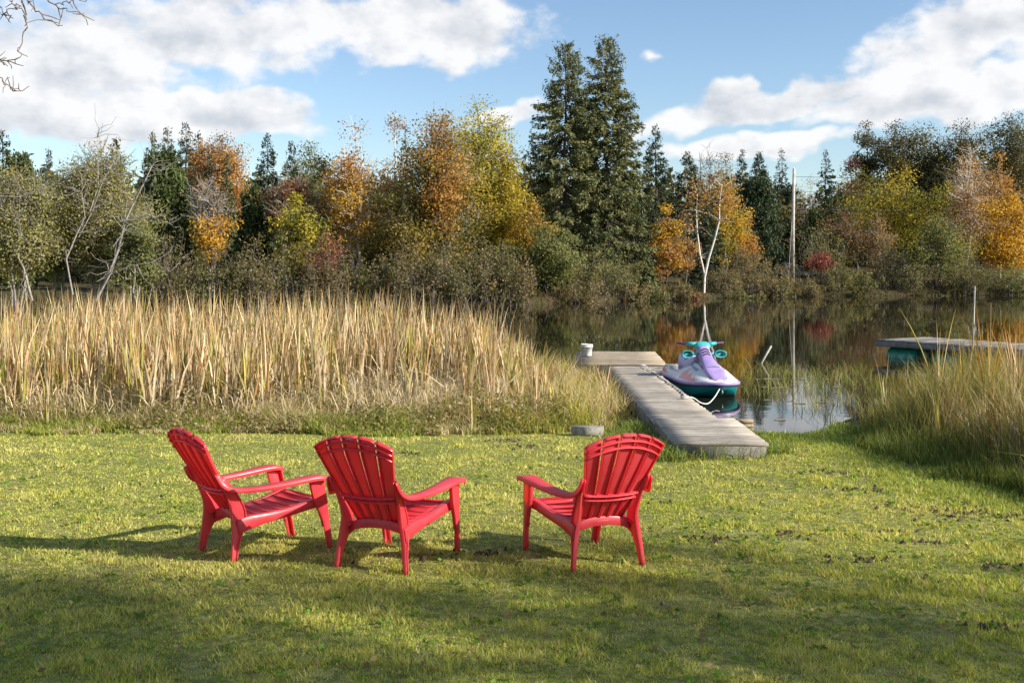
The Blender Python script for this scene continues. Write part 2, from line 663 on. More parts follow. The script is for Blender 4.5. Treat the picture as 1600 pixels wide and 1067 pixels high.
# ------------------------------------------------------------------ plants
PAL = {
    'orange': [(.47, .24, .06), (.40, .21, .065), (.55, .31, .08), (.36, .21, .07)],
    'paleorange': [(.42, .24, .10), (.36, .21, .09), (.48, .29, .10), (.30, .18, .08)],
    'gold': [(.58, .33, .035), (.50, .30, .04), (.62, .40, .06), (.40, .27, .05)],
    'yellow': [(.42, .34, .045), (.34, .29, .04), (.50, .37, .05), (.28, .25, .04)],
    'yellowgreen': [(.40, .36, .05), (.28, .29, .045), (.48, .40, .05), (.20, .22, .035)],
    'brightgreen': [(.44, .40, .055), (.34, .35, .05), (.52, .43, .055), (.26, .28, .045)],
    'olive': [(.18, .16, .04), (.13, .135, .035), (.23, .18, .045), (.15, .125, .04)],
    'darkolive': [(.105, .105, .036), (.080, .088, .030), (.135, .118, .042), (.12, .095, .042)],
    'mixed': [(.27, .22, .045), (.18, .18, .04), (.36, .24, .055), (.22, .17, .045), (.40, .27, .06)],
    'rust': [(.27, .13, .065), (.22, .12, .065), (.31, .17, .07), (.20, .13, .06)],
    'red': [(.27, .075, .06), (.22, .08, .06), (.33, .11, .08)],
    'greygreen': [(.30, .30, .11), (.25, .26, .085), (.37, .35, .16), (.33, .28, .085)],
    'willow': [(.20, .22, .08), (.16, .18, .06), (.26, .27, .10), (.13, .15, .05)],
    'brush': [(.22, .17, .085), (.17, .155, .07), (.15, .155, .055), (.27, .20, .10)],
    'greenbrush': [(.165, .175, .06), (.21, .20, .075), (.13, .15, .05), (.24, .20, .10)],
    'spruce': [(.038, .060, .030), (.050, .074, .034), (.062, .082, .038)],
    'sunspruce': [(.095, .112, .046), (.125, .135, .055), (.155, .148, .062), (.072, .090, .038)],  # spruce needles with a sunlit olive tone put into the colour
    'herospruce': [(.125, .145, .060), (.165, .175, .070), (.200, .190, .078), (.095, .115, .048)],  # the sunlit olive again, brighter, in the twins' needle colour
    'bluespruce': [(.048, .072, .052), (.060, .085, .060), (.072, .095, .064)],
    'cedar': [(.062, .088, .026), (.085, .110, .032), (.105, .120, .038), (.048, .066, .022)],
}
for k_ in PAL:
    PAL[k_] = np.array(PAL[k_])
GREYBARK = (.17, .15, .13)
PALEBARK = (.36, .33, .29)
DARKBARK = (.07, .055, .045)


def curvy(P0, P1, K, wob, rng, sag=0.0):
    """(N,3),(N,3) -> (N,K,3) wandering paths"""
    N = len(P0)
    t = np.linspace(0, 1, K)[None, :, None]
    P = P0[:, None] + (P1 - P0)[:, None] * t
    L = np.linalg.norm(P1 - P0, axis=1)[:, None, None]
    w = rng.normal(size=(N, K, 3)) * wob * L
    w[:, 0] = 0
    w[:, -1] = 0
    P = P + w
    P[:, :, 2] += sag * L[:, :, 0] * np.sin(math.pi * t[:, :, 0])
    return P


def place(px, top, Y):
    X = (px - 800) / 1600 * Y
    gz = g1(X, Y)
    topz = CAMZ + (420 - top) / 1600 * Y
    return X, gz - 0.05, topz


TREE_LABELS = []


def plant(name, label, cat, X, Y, z, group=None):
    TREE_LABELS.append(label)
    return thing(name, label, cat, (X, Y, z), 0, group)


def deciduous(name, label, px, top, cbot, wpx, Y, pal, n=5200, leaf=0.13, clumps=46, bark=GREYBARK, birch=False,
              fill=1.0, twigs=4, stems=1, env='oval', seed=None, group=None, lean=0.0, cat='tree', flat=0.75, second=None, trunk_r=None, lowleaf=None):
    rng = np.random.default_rng(seed if seed is not None else int(px * 13 + top * 7))
    if Y > 45:
        n = int(n * 1.45)
        leaf *= .78
        wpx *= 1.12
        cbot = min(cbot + 26, 446)
    X, gz, tz = place(px, top, Y)
    H = tz - gz
    W = wpx / 1600 * Y
    zb = CAMZ + (420 - cbot) / 1600 * Y - gz
    zb = max(zb, 0.05 * H)
    ch = H - zb
    # crown envelope, clump centres biased outward
    C = []
    while len(C) < clumps:
        u = rng.normal(size=3)
        u /= np.linalg.norm(u)
        r = rng.uniform() ** (1 / 2.4)
        p = u * r
        tz_ = (p[2] + 1) / 2
        if env == 'vase':
            f = 0.35 + 0.75 * tz_ ** 0.8
        elif env == 'cone':
            f = 1.12 - 0.92 * tz_
        elif env == 'egg':
            f = 1.1 - 0.4 * tz_
        else:
            f = 1.0
        f *= 1 + .28 * math.sin(3 * math.atan2(p[1], p[0]) + px) * math.sin(5 * tz_ + px)
        C.append((p[0] * W / 2 * f * .9, p[1] * W / 2 * f * .9, zb + ch * (0.07 + 0.86 * tz_)))
    C = np.array(C)
    C[0] = (0, 0, H - ch * 0.06)
    C[:, 0] += lean * (C[:, 2] / H) * W
    cr = rng.uniform(0.55, 1.15, clumps) * (W * ch * W) ** (1 / 3) * (0.21 if clumps > 30 else 0.25)
    root = plant(name, label, cat, X, Y, gz, group)
    # wood
    mb = MB()
    tr = trunk_r or max(0.06, H * 0.011)
    bm = M_BIRCH if birch else M_BARK
    bcol = np.array(bark)
    tops = []
    for s in range(stems):
        ang = rng.uniform(0, 2 * math.pi)
        sp = 0 if stems == 1 else W * 0.16
        tip = np.array([math.cos(ang) * sp + lean * W * .8, math.sin(ang) * sp, H * (0.93 if stems == 1 else rng.uniform(.72, .93))])
        b0 = np.array([math.cos(ang) * tr * (stems > 1), math.sin(ang) * tr * (stems > 1), -0.1])
        P = curvy(b0[None], tip[None], 9, 0.012, rng)
        R = np.linspace(tr, tr * 0.15, 9)[None] * (1 if s == 0 else .8)
        tubes(mb, P, R, 7, bcol)
        tops.append(P[0])
    A, B = [], []
    for c in C:
        st = tops[rng.integers(len(tops))]
        hd = math.hypot(c[0], c[1])
        za = max(c[2] - 0.35 * hd - 0.15 * ch * rng.uniform(.3, 1), 0.12 * H)
        k = int(np.clip(np.searchsorted(st[:, 2], za), 1, len(st) - 2))
        A.append(st[k])
        B.append(c)
    A, B = np.array(A), np.array(B)
    P = curvy(A, B, 5, 0.05, rng, 0.04)
    r0 = np.clip(np.linalg.norm(B - A, axis=1) * 0.014, 0.018, tr * .6)
    tubes(mb, P, r0[:, None] * np.linspace(1, .3, 5)[None], 4, bcol)
    if twigs:
        k = rng.integers(2, 5, clumps * twigs)
        src = np.repeat(np.arange(clumps), twigs)
        d = rng.normal(size=(len(src), 3))
        d[:, 2] = np.abs(d[:, 2]) * .8 + .15
        tipp = P[src, k] + norm(d) * cr[src][:, None] * rng.uniform(.7, 1.35, (len(src), 1))
        Pt = curvy(P[src, k], tipp, 3, 0.07, rng)
        tubes(mb, Pt, np.tile([[.013, .010, .006]], (len(src), 1)) * (1 + (Y > 50) * .5), 3, bcol * .9)
    mb.build('trunk', bm, root, smooth=True)
    # foliage
    if n:
        mb = MB()
        wts = cr ** 2 * rng.uniform(.35, 1.3, clumps) * (rng.uniform(size=clumps) < fill)
        wts[0] = max(wts[0], wts.mean())
        if lowleaf:
            wts *= np.where(C[:, 2] < zb + ch * lowleaf, 1, .04)
        cnt = rng.multinomial(n, wts / wts.sum())
        src = np.repeat(np.arange(clumps), cnt)
        u = norm(rng.normal(size=(n, 3))) * rng.uniform(size=(n, 1)) ** (1 / 2.0)
        u[:, 2] *= flat
        L = C[src] + u * cr[src][:, None] * 1.05
        # a third of the leaves sit along the branches instead of in the clumps
        al = rng.uniform(size=n) < .30
        tk = rng.uniform(.25, 1.0, n)[:, None]
        L2 = A[src] + (B[src] - A[src]) * tk + np.clip(rng.normal(size=(n, 3)), -1.6, 1.6) * (cr[src][:, None] * .42)
        L = np.where(al[:, None], L2, L)
        L[:, 2] = np.maximum(L[:, 2], .15)
        pc = PAL[pal]
        cc = pc[rng.integers(len(pc), size=clumps)]
        if second:
            p2 = PAL[second]
            lowm = rng.uniform(size=clumps) < np.clip(1.15 - (C[:, 2] - zb) / ch * 1.3, 0, 1)
            cc[lowm] = p2[rng.integers(len(p2), size=lowm.sum())]
        col = cc[src] * .62 + pc[rng.integers(len(pc), size=n)] * .38
        if second:
            col = cc[src]
        col = col * rng.uniform(.72, 1.25, (n, 1))
        mid = np.array([[lean * W * .5, 0, zb + ch * .42]])
        out = norm(L - C[src]) * .7 + norm((L - mid) * np.array([[1, 1, .8]])) + np.array([[0, 0, .35]])
        leaves(mb, L, leaf * rng.uniform(.6, 1.25, n), col, rng, out=out)
        mb.build('crown', M_LEAF, root)
    return root


def spruce(name, label, px, top, wpx, Y, pal='spruce', group=None, seed=None, base=None, bare=0.06, dens=1.0, power=0.85, cat='tree', spray=None, ragged=.25, lean=0.0):
    rng = np.random.default_rng(seed if seed is not None else int(px * 17 + top * 3))
    X, gz, tz = place(px, top, Y)
    H = tz - gz
    W = wpx / 1600 * Y * (1.75 if dens < 1.4 and wpx > 30 and label[:5] != 'small' else 1.0)
    root = plant(name, label, cat, X, Y, gz, group)
    mb = MB()
    P = curvy(np.array([[0, 0, -.1]]), np.array([[lean * W, 0, H]]), 10, 0.004, rng)
    tubes(mb, P, np.linspace(max(.10, H * .012), .015, 10)[None], 7, np.array(DARKBARK) * 1.6)
    nl = int(H / 0.42 * dens)
    t = np.linspace(bare, 0.985, nl)
    per = 7
    tt = np.repeat(t, per) + rng.uniform(-.5, .5, nl * per) / nl
    tt = np.clip(tt, bare * .8, .99)
    N = len(tt)
    ang = rng.uniform(0, 2 * math.pi, N)
    prof = np.minimum((1 - tt) ** power, 0.9 + 0.0 * tt)
    prof = prof * np.interp(tt, [0, .12, .25, 1], [.75, .95, 1, 1])
    rr = W / 2 * prof * rng.uniform(1 - ragged, 1.08, N) + 0.05
    z0 = tt * H
    drop = np.interp(tt, [0, .5, .85, 1], [.40, .28, .08, -.9])
    d = np.stack([np.cos(ang), np.sin(ang), -drop], 1)
    P0 = np.stack([lean * W * tt, 0 * z0, z0], 1)
    P1 = P0 + d * rr[:, None]
    K = 5
    B = P0[:, None] + (P1 - P0)[:, None] * np.linspace(0, 1, K)[None, :, None]
    sagk = np.array([0, -.05, -.08, -.06, .04])
    B[:, :, 2] += sagk[None] * rr[:, None]
    tubes(mb, B, np.clip(rr * .012, .012, .05)[:, None] * np.linspace(1, .25, K)[None], 3, np.array(GREYBARK) * .8)
    mb.build('trunk', M_BARK, root, smooth=True)
    mb = MB()
    sl = spray or 0.23
    cnt = np.clip((rr / sl * 5.0 * min(dens, 1.2)).astype(int), 4, 27 if dens < 1.4 else 74)
    src = np.repeat(np.arange(N), cnt)
    n = len(src)
    s = rng.uniform(.16, 1.0, n) ** .75
    f = s * (K - 1)
    k = np.clip(f.astype(int), 0, K - 2)
    base_p = B[src, k] + (B[src, k + 1] - B[src, k]) * (f - k)[:, None]
    bd = norm(P1 - P0)[src]
    side = norm(np.cross(bd, np.array([[0, 0, 1.0]])))
    sg = rng.choice([-1, 1], n) * rng.uniform(.2, 1.0, n)
    ax = norm(bd * rng.uniform(.5, 1, (n, 1)) + side * sg[:, None] + np.array([[0, 0, -.18]]) + rng.normal(size=(n, 3)) * .16)
    ln = sl * rng.uniform(.55, 1.2, n) * (1.12 - .35 * s) * np.interp(tt[src], [.7, 1], [1, .5])
    Cn = base_p + ax * ln[:, None] * .8 + rng.normal(size=(n, 3)) * np.array([[.07, .07, .12]])
    pc = PAL[pal]
    bc = pc[rng.integers(len(pc), size=N)]
    col = (bc[src] * .6 + pc[rng.integers(len(pc), size=n)] * .4) * rng.uniform(.7, 1.3, (n, 1))
    # sprays lie roughly flat along the branch with hanging tips
    upn = norm(np.array([[0, 0, .8]]) + bd * .5 + rng.normal(size=(n, 3)) * .8)
    b = norm(np.cross(ax, upn))
    V = np.stack([Cn - ax * ln[:, None], Cn + b * ln[:, None] * .36, Cn + ax * ln[:, None], Cn - b * ln[:, None] * .36], 1)
    mb.add(V.reshape(-1, 3), Q=np.arange(n * 4).reshape(n, 4), col=col)
    # hanging needle curtains
    m = n // 2
    pick = rng.integers(n, size=m)
    leaves(mb, Cn[pick] + np.array([[0, 0, -.08]]) + rng.normal(size=(m, 3)) * .06, sl * rng.uniform(.35, .75, m), col[pick] * .95, rng, .38,
           axis=np.stack([rng.normal(size=m) * .4, rng.normal(size=m) * .4, -np.ones(m)], 1))
    mb.build('crown', M_NEEDLE, root)
    return root


def cedar(name, label, px, top, wpx, Y, pal='cedar', group=None, seed=None, n=6500, blunt=0.55):
    rng = np.random.default_rng(seed if seed is not None else int(px * 19 + top))
    n = int(n * 1.4)
    X, gz, tz = place(px, top, Y)
    H = tz - gz
    W = wpx / 1600 * Y
    root = plant(name, label, 'tree', X, Y, gz, group)
    mb = MB()
    tubes(mb, curvy(np.array([[0, 0, -.1]]), np.array([[0, 0, H * .96]]), 7, .006, rng), np.linspace(.22, .02, 7)[None], 6, np.array(GREYBARK))
    nb = 120
    tb = rng.uniform(.04, .96, nb)
    an = rng.uniform(0, 2 * math.pi, nb)
    rb = W / 2 * (1 - tb ** 1.7) ** blunt * rng.uniform(.7, 1.0, nb)
    P0 = np.stack([0 * tb, 0 * tb, tb * H * .93], 1)
    P1 = P0 + np.stack([np.cos(an) * rb, np.sin(an) * rb, rb * .35], 1)
    tubes(mb, curvy(P0, P1, 3, .05, rng), np.tile([[.04, .025, .01]], (nb, 1)), 3, np.array(GREYBARK))
    mb.build('trunk', M_BARK, root, smooth=True)
    mb = MB()
    src = rng.integers(nb, size=n)
    s = rng.uniform(.35, 1.06, n)
    C = P0[src] + (P1 - P0)[src] * s[:, None] + rng.normal(size=(n, 3)) * np.array([[.26, .26, .34]]) * (W / 5) ** .6
    C[:, 2] = np.clip(C[:, 2], .1, H)
    pc = PAL[pal]
    bc = pc[rng.integers(len(pc), size=nb)]
    col = (bc[src] * .6 + pc[rng.integers(len(pc), size=n)] * .4) * rng.uniform(.7, 1.3, (n, 1))
    ax = rng.normal(size=(n, 3)) * .55 + np.array([[0, 0, .9]])
    leaves(mb, C, .20 * rng.uniform(.6, 1.2, n), col, rng, .42, axis=ax)
    mb.build('crown', M_NEEDLE, root)
    return root


def shrub(name, label, px, top, wpx, Y, pal='brush', n=1500, stems=26, leaf=0.10, bark=GREYBARK, group=None, seed=None, low=0.0, cat='shrub', twig=3.0):
    """many thin stems fanning from the ground, twigs, sparse small leaves"""
    rng = np.random.default_rng(seed if seed is not None else int(px * 23 + top * 5))
    X, gz, tz = place(px, top, Y)
    H = tz - gz
    W = wpx / 1600 * Y
    root = plant(name, label, cat, X, Y, gz, group)
    mb = MB()
    bx = rng.uniform(-.28, .28, stems) * W
    P0 = np.stack([bx, rng.uniform(-.2, .2, stems) * W, np.full(stems, -.1)], 1)
    an = rng.uniform(0, 2 * math.pi, stems)
    sp = rng.uniform(.1, 1, stems) ** .7
    P1 = P0 + np.stack([np.cos(an) * sp * W * .36, np.sin(an) * sp * W * .36, H * (1.02 - .42 * sp ** 1.6) * rng.uniform(.75, 1.0, stems)], 1)
    P1[0] = (0, 0, H)
    K = 6
    S = curvy(P0, P1, K, .035, rng, .06)
    r = rng.uniform(.012, .026, stems) * (Y / 60) ** .5 * min(1.6, max(.8, H / 4))
    tubes(mb, S, r[:, None] * np.linspace(1, .35, K)[None], 4, np.array(bark))
    nt = int(stems * twig * 2)
    src = rng.integers(stems, size=nt)
    k = rng.integers(1, K, nt)
    d = rng.normal(size=(nt, 3)) * .55 + norm(P1 - P0)[src] * .8
    Lt = rng.uniform(.12, .32, nt)[:, None] * H ** .8
    T0 = S[src, k]
    T1 = T0 + norm(d) * Lt
    tw = curvy(T0, T1, 3, .05, rng)
    tubes(mb, tw, np.tile(np.array([[.010, .007, .004]]), (nt, 1)) * (Y / 60) ** .5, 3, np.array(bark) * 1.05)
    mb.build('stems', M_BARK, root)
    if n:
        mb = MB()
        s2 = rng.integers(nt, size=n)
        kk = rng.integers(1, 3, n)
        C = tw[s2, kk] + rng.normal(size=(n, 3)) * .07 * H ** .7
        C[:, 2] = np.maximum(C[:, 2], .06)
        pc = PAL[pal]
        bc = pc[rng.integers(len(pc), size=stems)] * rng.uniform(.7, 1.35)
        col = (bc[src[s2]] * .6 + pc[rng.integers(len(pc), size=n)] * .4) * rng.uniform(.7, 1.25, (n, 1))
        leaves(mb, C, leaf * rng.uniform(.6, 1.25, n), col, rng, out=C - np.array([[0, 0, H * .35]]) + np.array([[0, 0, .4]]), loose=.9)
        mb.build('foliage', M_LEAF, root)
    return root


def SY(px, d):
    """distance of a spot d metres behind the far shore in the direction of a pixel column"""
    Y = 70.0
    for _ in range(12):
        Y = float(shore_far(np.array([(px - 800) / 1600 * Y]))[0]) + d
    return Y


def build_far_bank():
    D, S, C, B = deciduous, spruce, cedar, shrub
    # ---- conifers and far trees along the skyline, left of the twin spruces
    S('spruce_tree', 'dark spruce at the far left edge of the skyline', 4, 204, 70, SY(4, 26))
    C('cedar_tree', 'olive round-topped cedar rising behind the bushes at far left', 28, 228, 95, SY(28, 14))
    S('spruce_tree', 'small distant bluish spruce just right of the far left cedar', 76, 234, 44, SY(76, 44), 'bluespruce')
    S('spruce_tree', 'bushy brownish spruce rising above the pale grey willow', 182, 217, 72, SY(182, 18), 'sunspruce', ragged=.45)
    S('spruce_tree', 'slim spruce leaning against the big green cedar on its left', 238, 207, 58, SY(238, 26), 'sunspruce')
    S('spruce_tree', 'spruce tip peeking over the big green cedar', 262, 200, 62, SY(262, 24), 'sunspruce')
    C('cedar_tree', 'large dark green cedar left of the orange maple', 262, 228, 100, SY(262, 9), n=9000)
    S('spruce_tree', 'tall bluish spruce left of the orange maple on the skyline', 290, 194, 66, SY(290, 34), 'bluespruce')
    S('spruce_tree', 'shorter bluish spruce touching the orange maple on its left', 309, 210, 46, SY(309, 36), 'bluespruce')
    D('maple_tree', 'broad orange maple on the skyline between two groups of spruces', 348, 213, 318, 100, SY(346, 28), 'orange', n=8000, clumps=60)
    S('spruce_tree', 'small dark spruce in front of the orange maple, left one', 327, 246, 46, SY(327, 20), 'spruce')
    S('spruce_tree', 'small dark spruce in front of the orange maple, right one', 354, 244, 50, SY(354, 19), 'sunspruce')
    D('birch_tree', 'half bare pale tree with orange leaves on its lower left', 330, 276, 384, 92, SY(330, 6), 'orange', n=2000, clumps=54, bark=PALEBARK, twigs=16, fill=.8, env='vase', stems=4, leaf=.13, second='gold', lowleaf=.5)
    C('cedar_tree', 'small rounded dark cedar below the orange maple', 394, 285, 60, SY(394, 12), n=4200, blunt=.45)
    S('spruce_tree', 'bluish pointed spruce standing alone right of the orange maple', 418, 209, 62, SY(418, 30), 'bluespruce')
    S('spruce_tree', 'dark blunt spruce right of the lone bluish spruce', 455, 224, 58, SY(455, 32), 'spruce')
    D('poplar_tree', 'pale green poplar on the skyline right of the dark blunt spruce', 482, 226, 330, 56, SY(482, 36), 'willow', n=3000, clumps=30)
    D('maple_tree', 'reddish brown thinning tree above the yellow-green maple', 452, 258, 368, 96, SY(452, 10), 'rust', n=3600, clumps=48, twigs=12, fill=.9, lowleaf=.8, bark=PALEBARK, env='vase', stems=2)
    D('maple_tree', 'low yellow-green maple under the reddish brown tree', 462, 302, 425, 92, SY(462, 4), 'yellowgreen', n=4200, clumps=38, second='olive')
    D('oak_tree', 'dark olive tree left of the orange birches', 505, 243, 400, 80, SY(505, 16), 'darkolive', n=4200, clumps=36)
    # ---- birches and the yellow giants
    D('birch_tree', 'leaning orange birch with white trunks, leftmost of the birches', 556, 192, 398, 104, SY(556, 8), 'orange', n=5600, clumps=64, birch=True, twigs=8, fill=.85, env='oval', stems=3, leaf=.13, second='gold', trunk_r=.16)
    D('birch_tree', 'slender thin-crowned birch between the orange birch and the big orange tree', 618, 172, 430, 62, SY(618, 10), 'paleorange', n=2900, clumps=40, birch=True, twigs=10, fill=.8, env='oval', leaf=.12, second='mixed', trunk_r=.14)
    S('dead_spruce', 'thin dark conifer spire between the slender birch and the big orange tree', 634, 198, 16, SY(634, 14), 'spruce', dens=.5)
    D('aspen_tree', 'big orange and olive tree left of the yellow-green giant', 690, 172, 440, 138, SY(690, 6), 'mixed', n=10500, clumps=84, bark=PALEBARK, stems=3, twigs=6, env='oval', second='olive')
    D('aspen_tree', 'rusty orange crown in front of the yellow-green giant', 690, 182, 350, 104, SY(694, 4.5), 'orange', n=3800, clumps=44, bark=GREYBARK, stems=2, twigs=6, leaf=.12, env='egg')
    D('maple_tree', 'tallest yellow-green deciduous tree left of the twin spruces', 746, 150, 430, 132, SY(748, 11), 'brightgreen', n=13000, clumps=100, env='oval', seed=91)
    D('maple_tree', 'yellow shoulder tree on the right flank of the yellow-green giant', 784, 215, 430, 88, SY(786, 9), 'yellow', n=5600, clumps=46, env='egg')
    D('maple_tree', 'small gold tree against the left foot of the twin spruces', 832, 312, 420, 56, SY(832, 5), 'gold', n=2200, clumps=26, second='olive')
    D('oak_tree', 'brownish olive tree filling the gap left of the twin spruces', 820, 236, 400, 70, SY(820, 24), 'darkolive', n=3400, clumps=30)
    D('aspen_tree', 'olive tree low between the orange birch and the big orange tree', 632, 290, 440, 100, SY(632, 5), 'olive', n=4600, clumps=40, second='mixed')
    # ---- the hero conifers
    S('spruce_tree', 'left and thinner of the two giant twin spruces', 884, 70, 196, SY(888, 9), 'herospruce', dens=1.45, power=.50, spray=.21, ragged=.5, seed=31)
    S('spruce_tree', 'right and tallest of the two giant twin spruces', 947, 61, 198, SY(946, 7), 'herospruce', dens=1.5, power=.52, spray=.21, ragged=.45, seed=32)
    # ---- right of the twins
    S('spruce_tree', 'dark spruce at the right shoulder of the twin spruces', 1024, 197, 78, SY(1024, 26), 'spruce')
    S('spruce_tree', 'broad dark spruce, second right of the twin spruces', 1074, 238, 88, SY(1074, 24), 'spruce', dens=1.2)
    D('bare_tree', 'leafless twisted tree on the skyline right of the broad dark spruce', 1104, 224, 330, 62, SY(1104, 40), 'brush', n=0, clumps=36, twigs=10, stems=2, bark=GREYBARK)
    D('poplar_tree', 'faded green poplars on the skyline beside the leafless tree', 1134, 238, 330, 70, SY(1134, 42), 'olive', n=3400, clumps=32)
    S('spruce_tree', 'narrow spruce left of the dense dark pair near the pole', 1160, 235, 44, SY(1160, 34), 'spruce')
    S('spruce_tree', 'dense dark spruce behind the golden birch crown', 1186, 238, 66, SY(1186, 28), 'spruce', dens=1.3)
    S('spruce_tree', 'open-branched spruce just left of the pole top', 1221, 233, 42, SY(1221, 40), 'bluespruce', dens=.7)
    S('spruce_tree', 'open-branched spruce right of the utility pole', 1290, 235, 56, SY(1290, 40), 'bluespruce', dens=.7)
    C('cedar_tree', 'huge dark cedar left of the utility pole', 1182, 272, 92, SY(1182, 20), 'spruce', n=9000, blunt=.45)
    C('cedar_tree', 'dark cedar directly behind the utility pole', 1226, 285, 82, SY(1226, 50), 'spruce', n=5200, blunt=.45)
    D('maple_tree', 'rusty tree top between the two open-branched spruces', 1240, 288, 380, 60, SY(1240, 60), 'rust', n=2600, clumps=28)
    D('bare_tree', 'pale bare tree just right of the utility pole', 1264, 278, 400, 52, SY(1264, 30), 'paleorange', n=700, clumps=30, twigs=12, bark=PALEBARK, stems=3)
    S('spruce_tree', 'dark spruce low on the slope right of the pole', 1300, 300, 90, SY(1300, 30), 'spruce', dens=1.1)
    C('cedar_tree', 'dark evergreen in the hollow right of the pole', 1272, 322, 66, SY(1272, 20), 'cedar', n=4200)
    D('maple_tree', 'golden young tree right of the twin spruces', 1042, 318, 430, 58, SY(1042, 3.5), 'gold', n=3200, clumps=34, bark=DARKBARK, env='egg', second='paleorange')
    S('spruce_tree', 'small bright green young spruce at the right foot of the twins', 1008, 378, 44, SY(1008, 3), 'cedar', dens=1.2)
    D('birch_tree', 'golden crown behind the white forked birch', 1134, 286, 410, 66, SY(1134, 8), 'gold', n=3800, clumps=36, bark=PALEBARK, env='egg', second='yellow')
    D('birch_tree', 'small orange tree right of the golden birch crown', 1166, 330, 420, 40, SY(1166, 8), 'orange', n=1900, clumps=24)
    S('spruce_tree', 'young spruce between the two white birch stems', 1104, 310, 52, SY(1104, 7), 'spruce', dens=1.1)
    D('maple_tree', 'thin brownish tree left of the white forked birch', 1072, 335, 430, 46, SY(1072, 5), 'paleorange', n=1500, clumps=26, twigs=9)
    # ---- right hand hill
    D('oak_tree', 'wispy grey-green tree at the left end of the right hand ridge', 1354, 188, 300, 52, SY(1354, 36), 'darkolive', n=3800, clumps=34, twigs=8, leaf=.17)
    D('oak_tree', 'domed dark oak on the ridge right of the wispy tree', 1398, 190, 320, 84, SY(1398, 34), 'darkolive', n=7000, clumps=42, leaf=.17)
    D('oak_tree', 'dark olive oak in the middle of the right hand ridge', 1442, 202, 330, 88, SY(1442, 34), 'darkolive', n=7000, clumps=42, leaf=.17)
    D('oak_tree', 'loose-crowned dark tree on the ridge above the orange birch', 1502, 194, 330, 84, SY(1502, 33), 'darkolive', n=6500, clumps=44, twigs=8, leaf=.17)
    D('oak_tree', 'tall dark oak at the right edge of the photo', 1582, 176, 330, 98, SY(1582, 28), 'darkolive', n=9000, clumps=52, leaf=.17)
    D('maple_tree', 'red-topped maple at the left foot of the ridge oaks', 1328, 244, 330, 40, SY(1328, 34), 'red', n=1900, clumps=22, second='darkolive')
    D('maple_tree', 'dull yellow-olive tree below the ridge, left of the yellow maple', 1340, 268, 380, 92, SY(1340, 24), 'olive', n=4600, clumps=36, second='darkolive')
    D('maple_tree', 'wide yellow maple in the middle of the right hand slope', 1414, 262, 368, 150, SY(1414, 16), 'yellow', n=7400, clumps=64, leaf=.17, bark=DARKBARK, second='yellowgreen')
    D('birch_tree', 'tall orange birch with a thin white trunk on the right slope', 1514, 226, 372, 92, SY(1514, 9), 'paleorange', n=4400, clumps=50, birch=True, twigs=10, env='egg', leaf=.12, trunk_r=.15)
    D('birch_tree', 'orange birch crown behind the gold tree at the right edge', 1562, 234, 360, 66, SY(1562, 13), 'orange', n=3200, clumps=36, bark=PALEBARK, twigs=6)
    D('maple_tree', 'brilliant gold maple at the right edge of the photo', 1578, 298, 412, 100, SY(1578, 6), 'gold', n=5600, clumps=54, leaf=.16, bark=DARKBARK)
    D('maple_tree', 'dull red and brown tree below the yellow maple, near the pole', 1320, 330, 412, 76, SY(1320, 13), 'rust', n=2600, clumps=32, twigs=8, second='darkolive')
    D('bare_tree', 'pale half bare sapling in front of the yellow maple', 1372, 338, 410, 44, SY(1372, 7), 'paleorange', n=1200, clumps=26, twigs=11, bark=PALEBARK)
    D('willow_tree', 'grey-green willow with a dark leaning trunk on the right bank', 1462, 338, 424, 92, SY(1462, 1.6), 'willow', n=4600, clumps=46, leaf=.11, bark=DARKBARK, stems=3, twigs=8)
    D('willow_tree', 'rounded green willow at the water in front of the twin spruces', 856, 354, 442, 106, SY(856, 1.8), 'willow', n=5600, clumps=52, leaf=.11, bark=DARKBARK, stems=3, twigs=6)
    D('oak_tree', 'dark tree filling the slope behind the yellow maple', 1478, 262, 400, 100, SY(1478, 26), 'darkolive', n=4200, clumps=34)
    D('oak_tree', 'dark thicket tree under the right hand ridge', 1388, 290, 410, 100, SY(1388, 27), 'darkolive', n=4200, clumps=34)

    # ---- the white forked birch by the water
    rng = np.random.default_rng(5)
    Yb = SY(1100, 1.4)
    X, gz, _ = place(1100, 300, Yb)
    root = plant('birch_tree', 'white forked birch with two bare stems at the water', 'tree', X, Yb, gz)
    mb = MB()

    def loc(px, py, dy=0):
        p = at(px, py, Yb)
        return np.array([p[0] - X, dy, p[2] - gz])
    for pts, r in (([(1100, 458), (1101, 430), (1094, 400), (1089, 360), (1088, 330), (1090, 300)], .11), ([(1101, 432), (1107, 405), (1117, 372), (1124, 345), (1124, 315), (1128, 290)], .11)):
        P = np.array([loc(*p) for p in pts])
        tubes(mb, P[None], np.linspace(r, .03, len(P))[None], 7)
        n = 26
        k = rng.integers(2, len(P), n)
        d = rng.normal(size=(n, 3)) * np.array([1, 1, .5]) + np.array([0, 0, .5])
        tubes(mb, curvy(P[k], P[k] + norm(d) * rng.uniform(.5, 1.7, (n, 1)), 4, .05, rng), np.tile([[.022, .018, .012, .007]], (n, 1)), 3)
    mb.build('trunk', M_BIRCH, root, smooth=True)
    mb = MB()
    n = 900
    src = rng.uniform(size=n)
    top = np.where((src < .5)[:, None], loc(1090, 306)[None], loc(1130, 300)[None])
    Cc = top + rng.normal(size=(n, 3)) * np.array([[.75, .75, 1.0]])
    leaves(mb, Cc, .12 * rng.uniform(.6, 1.2, n), PAL['paleorange'][rng.integers(4, size=n)] * rng.uniform(.8, 1.3, (n, 1)), rng)
    mb.build('crown', M_LEAF, root)

    # ---- the near grey willow thicket at the left
    pale = (.28, .255, .22)
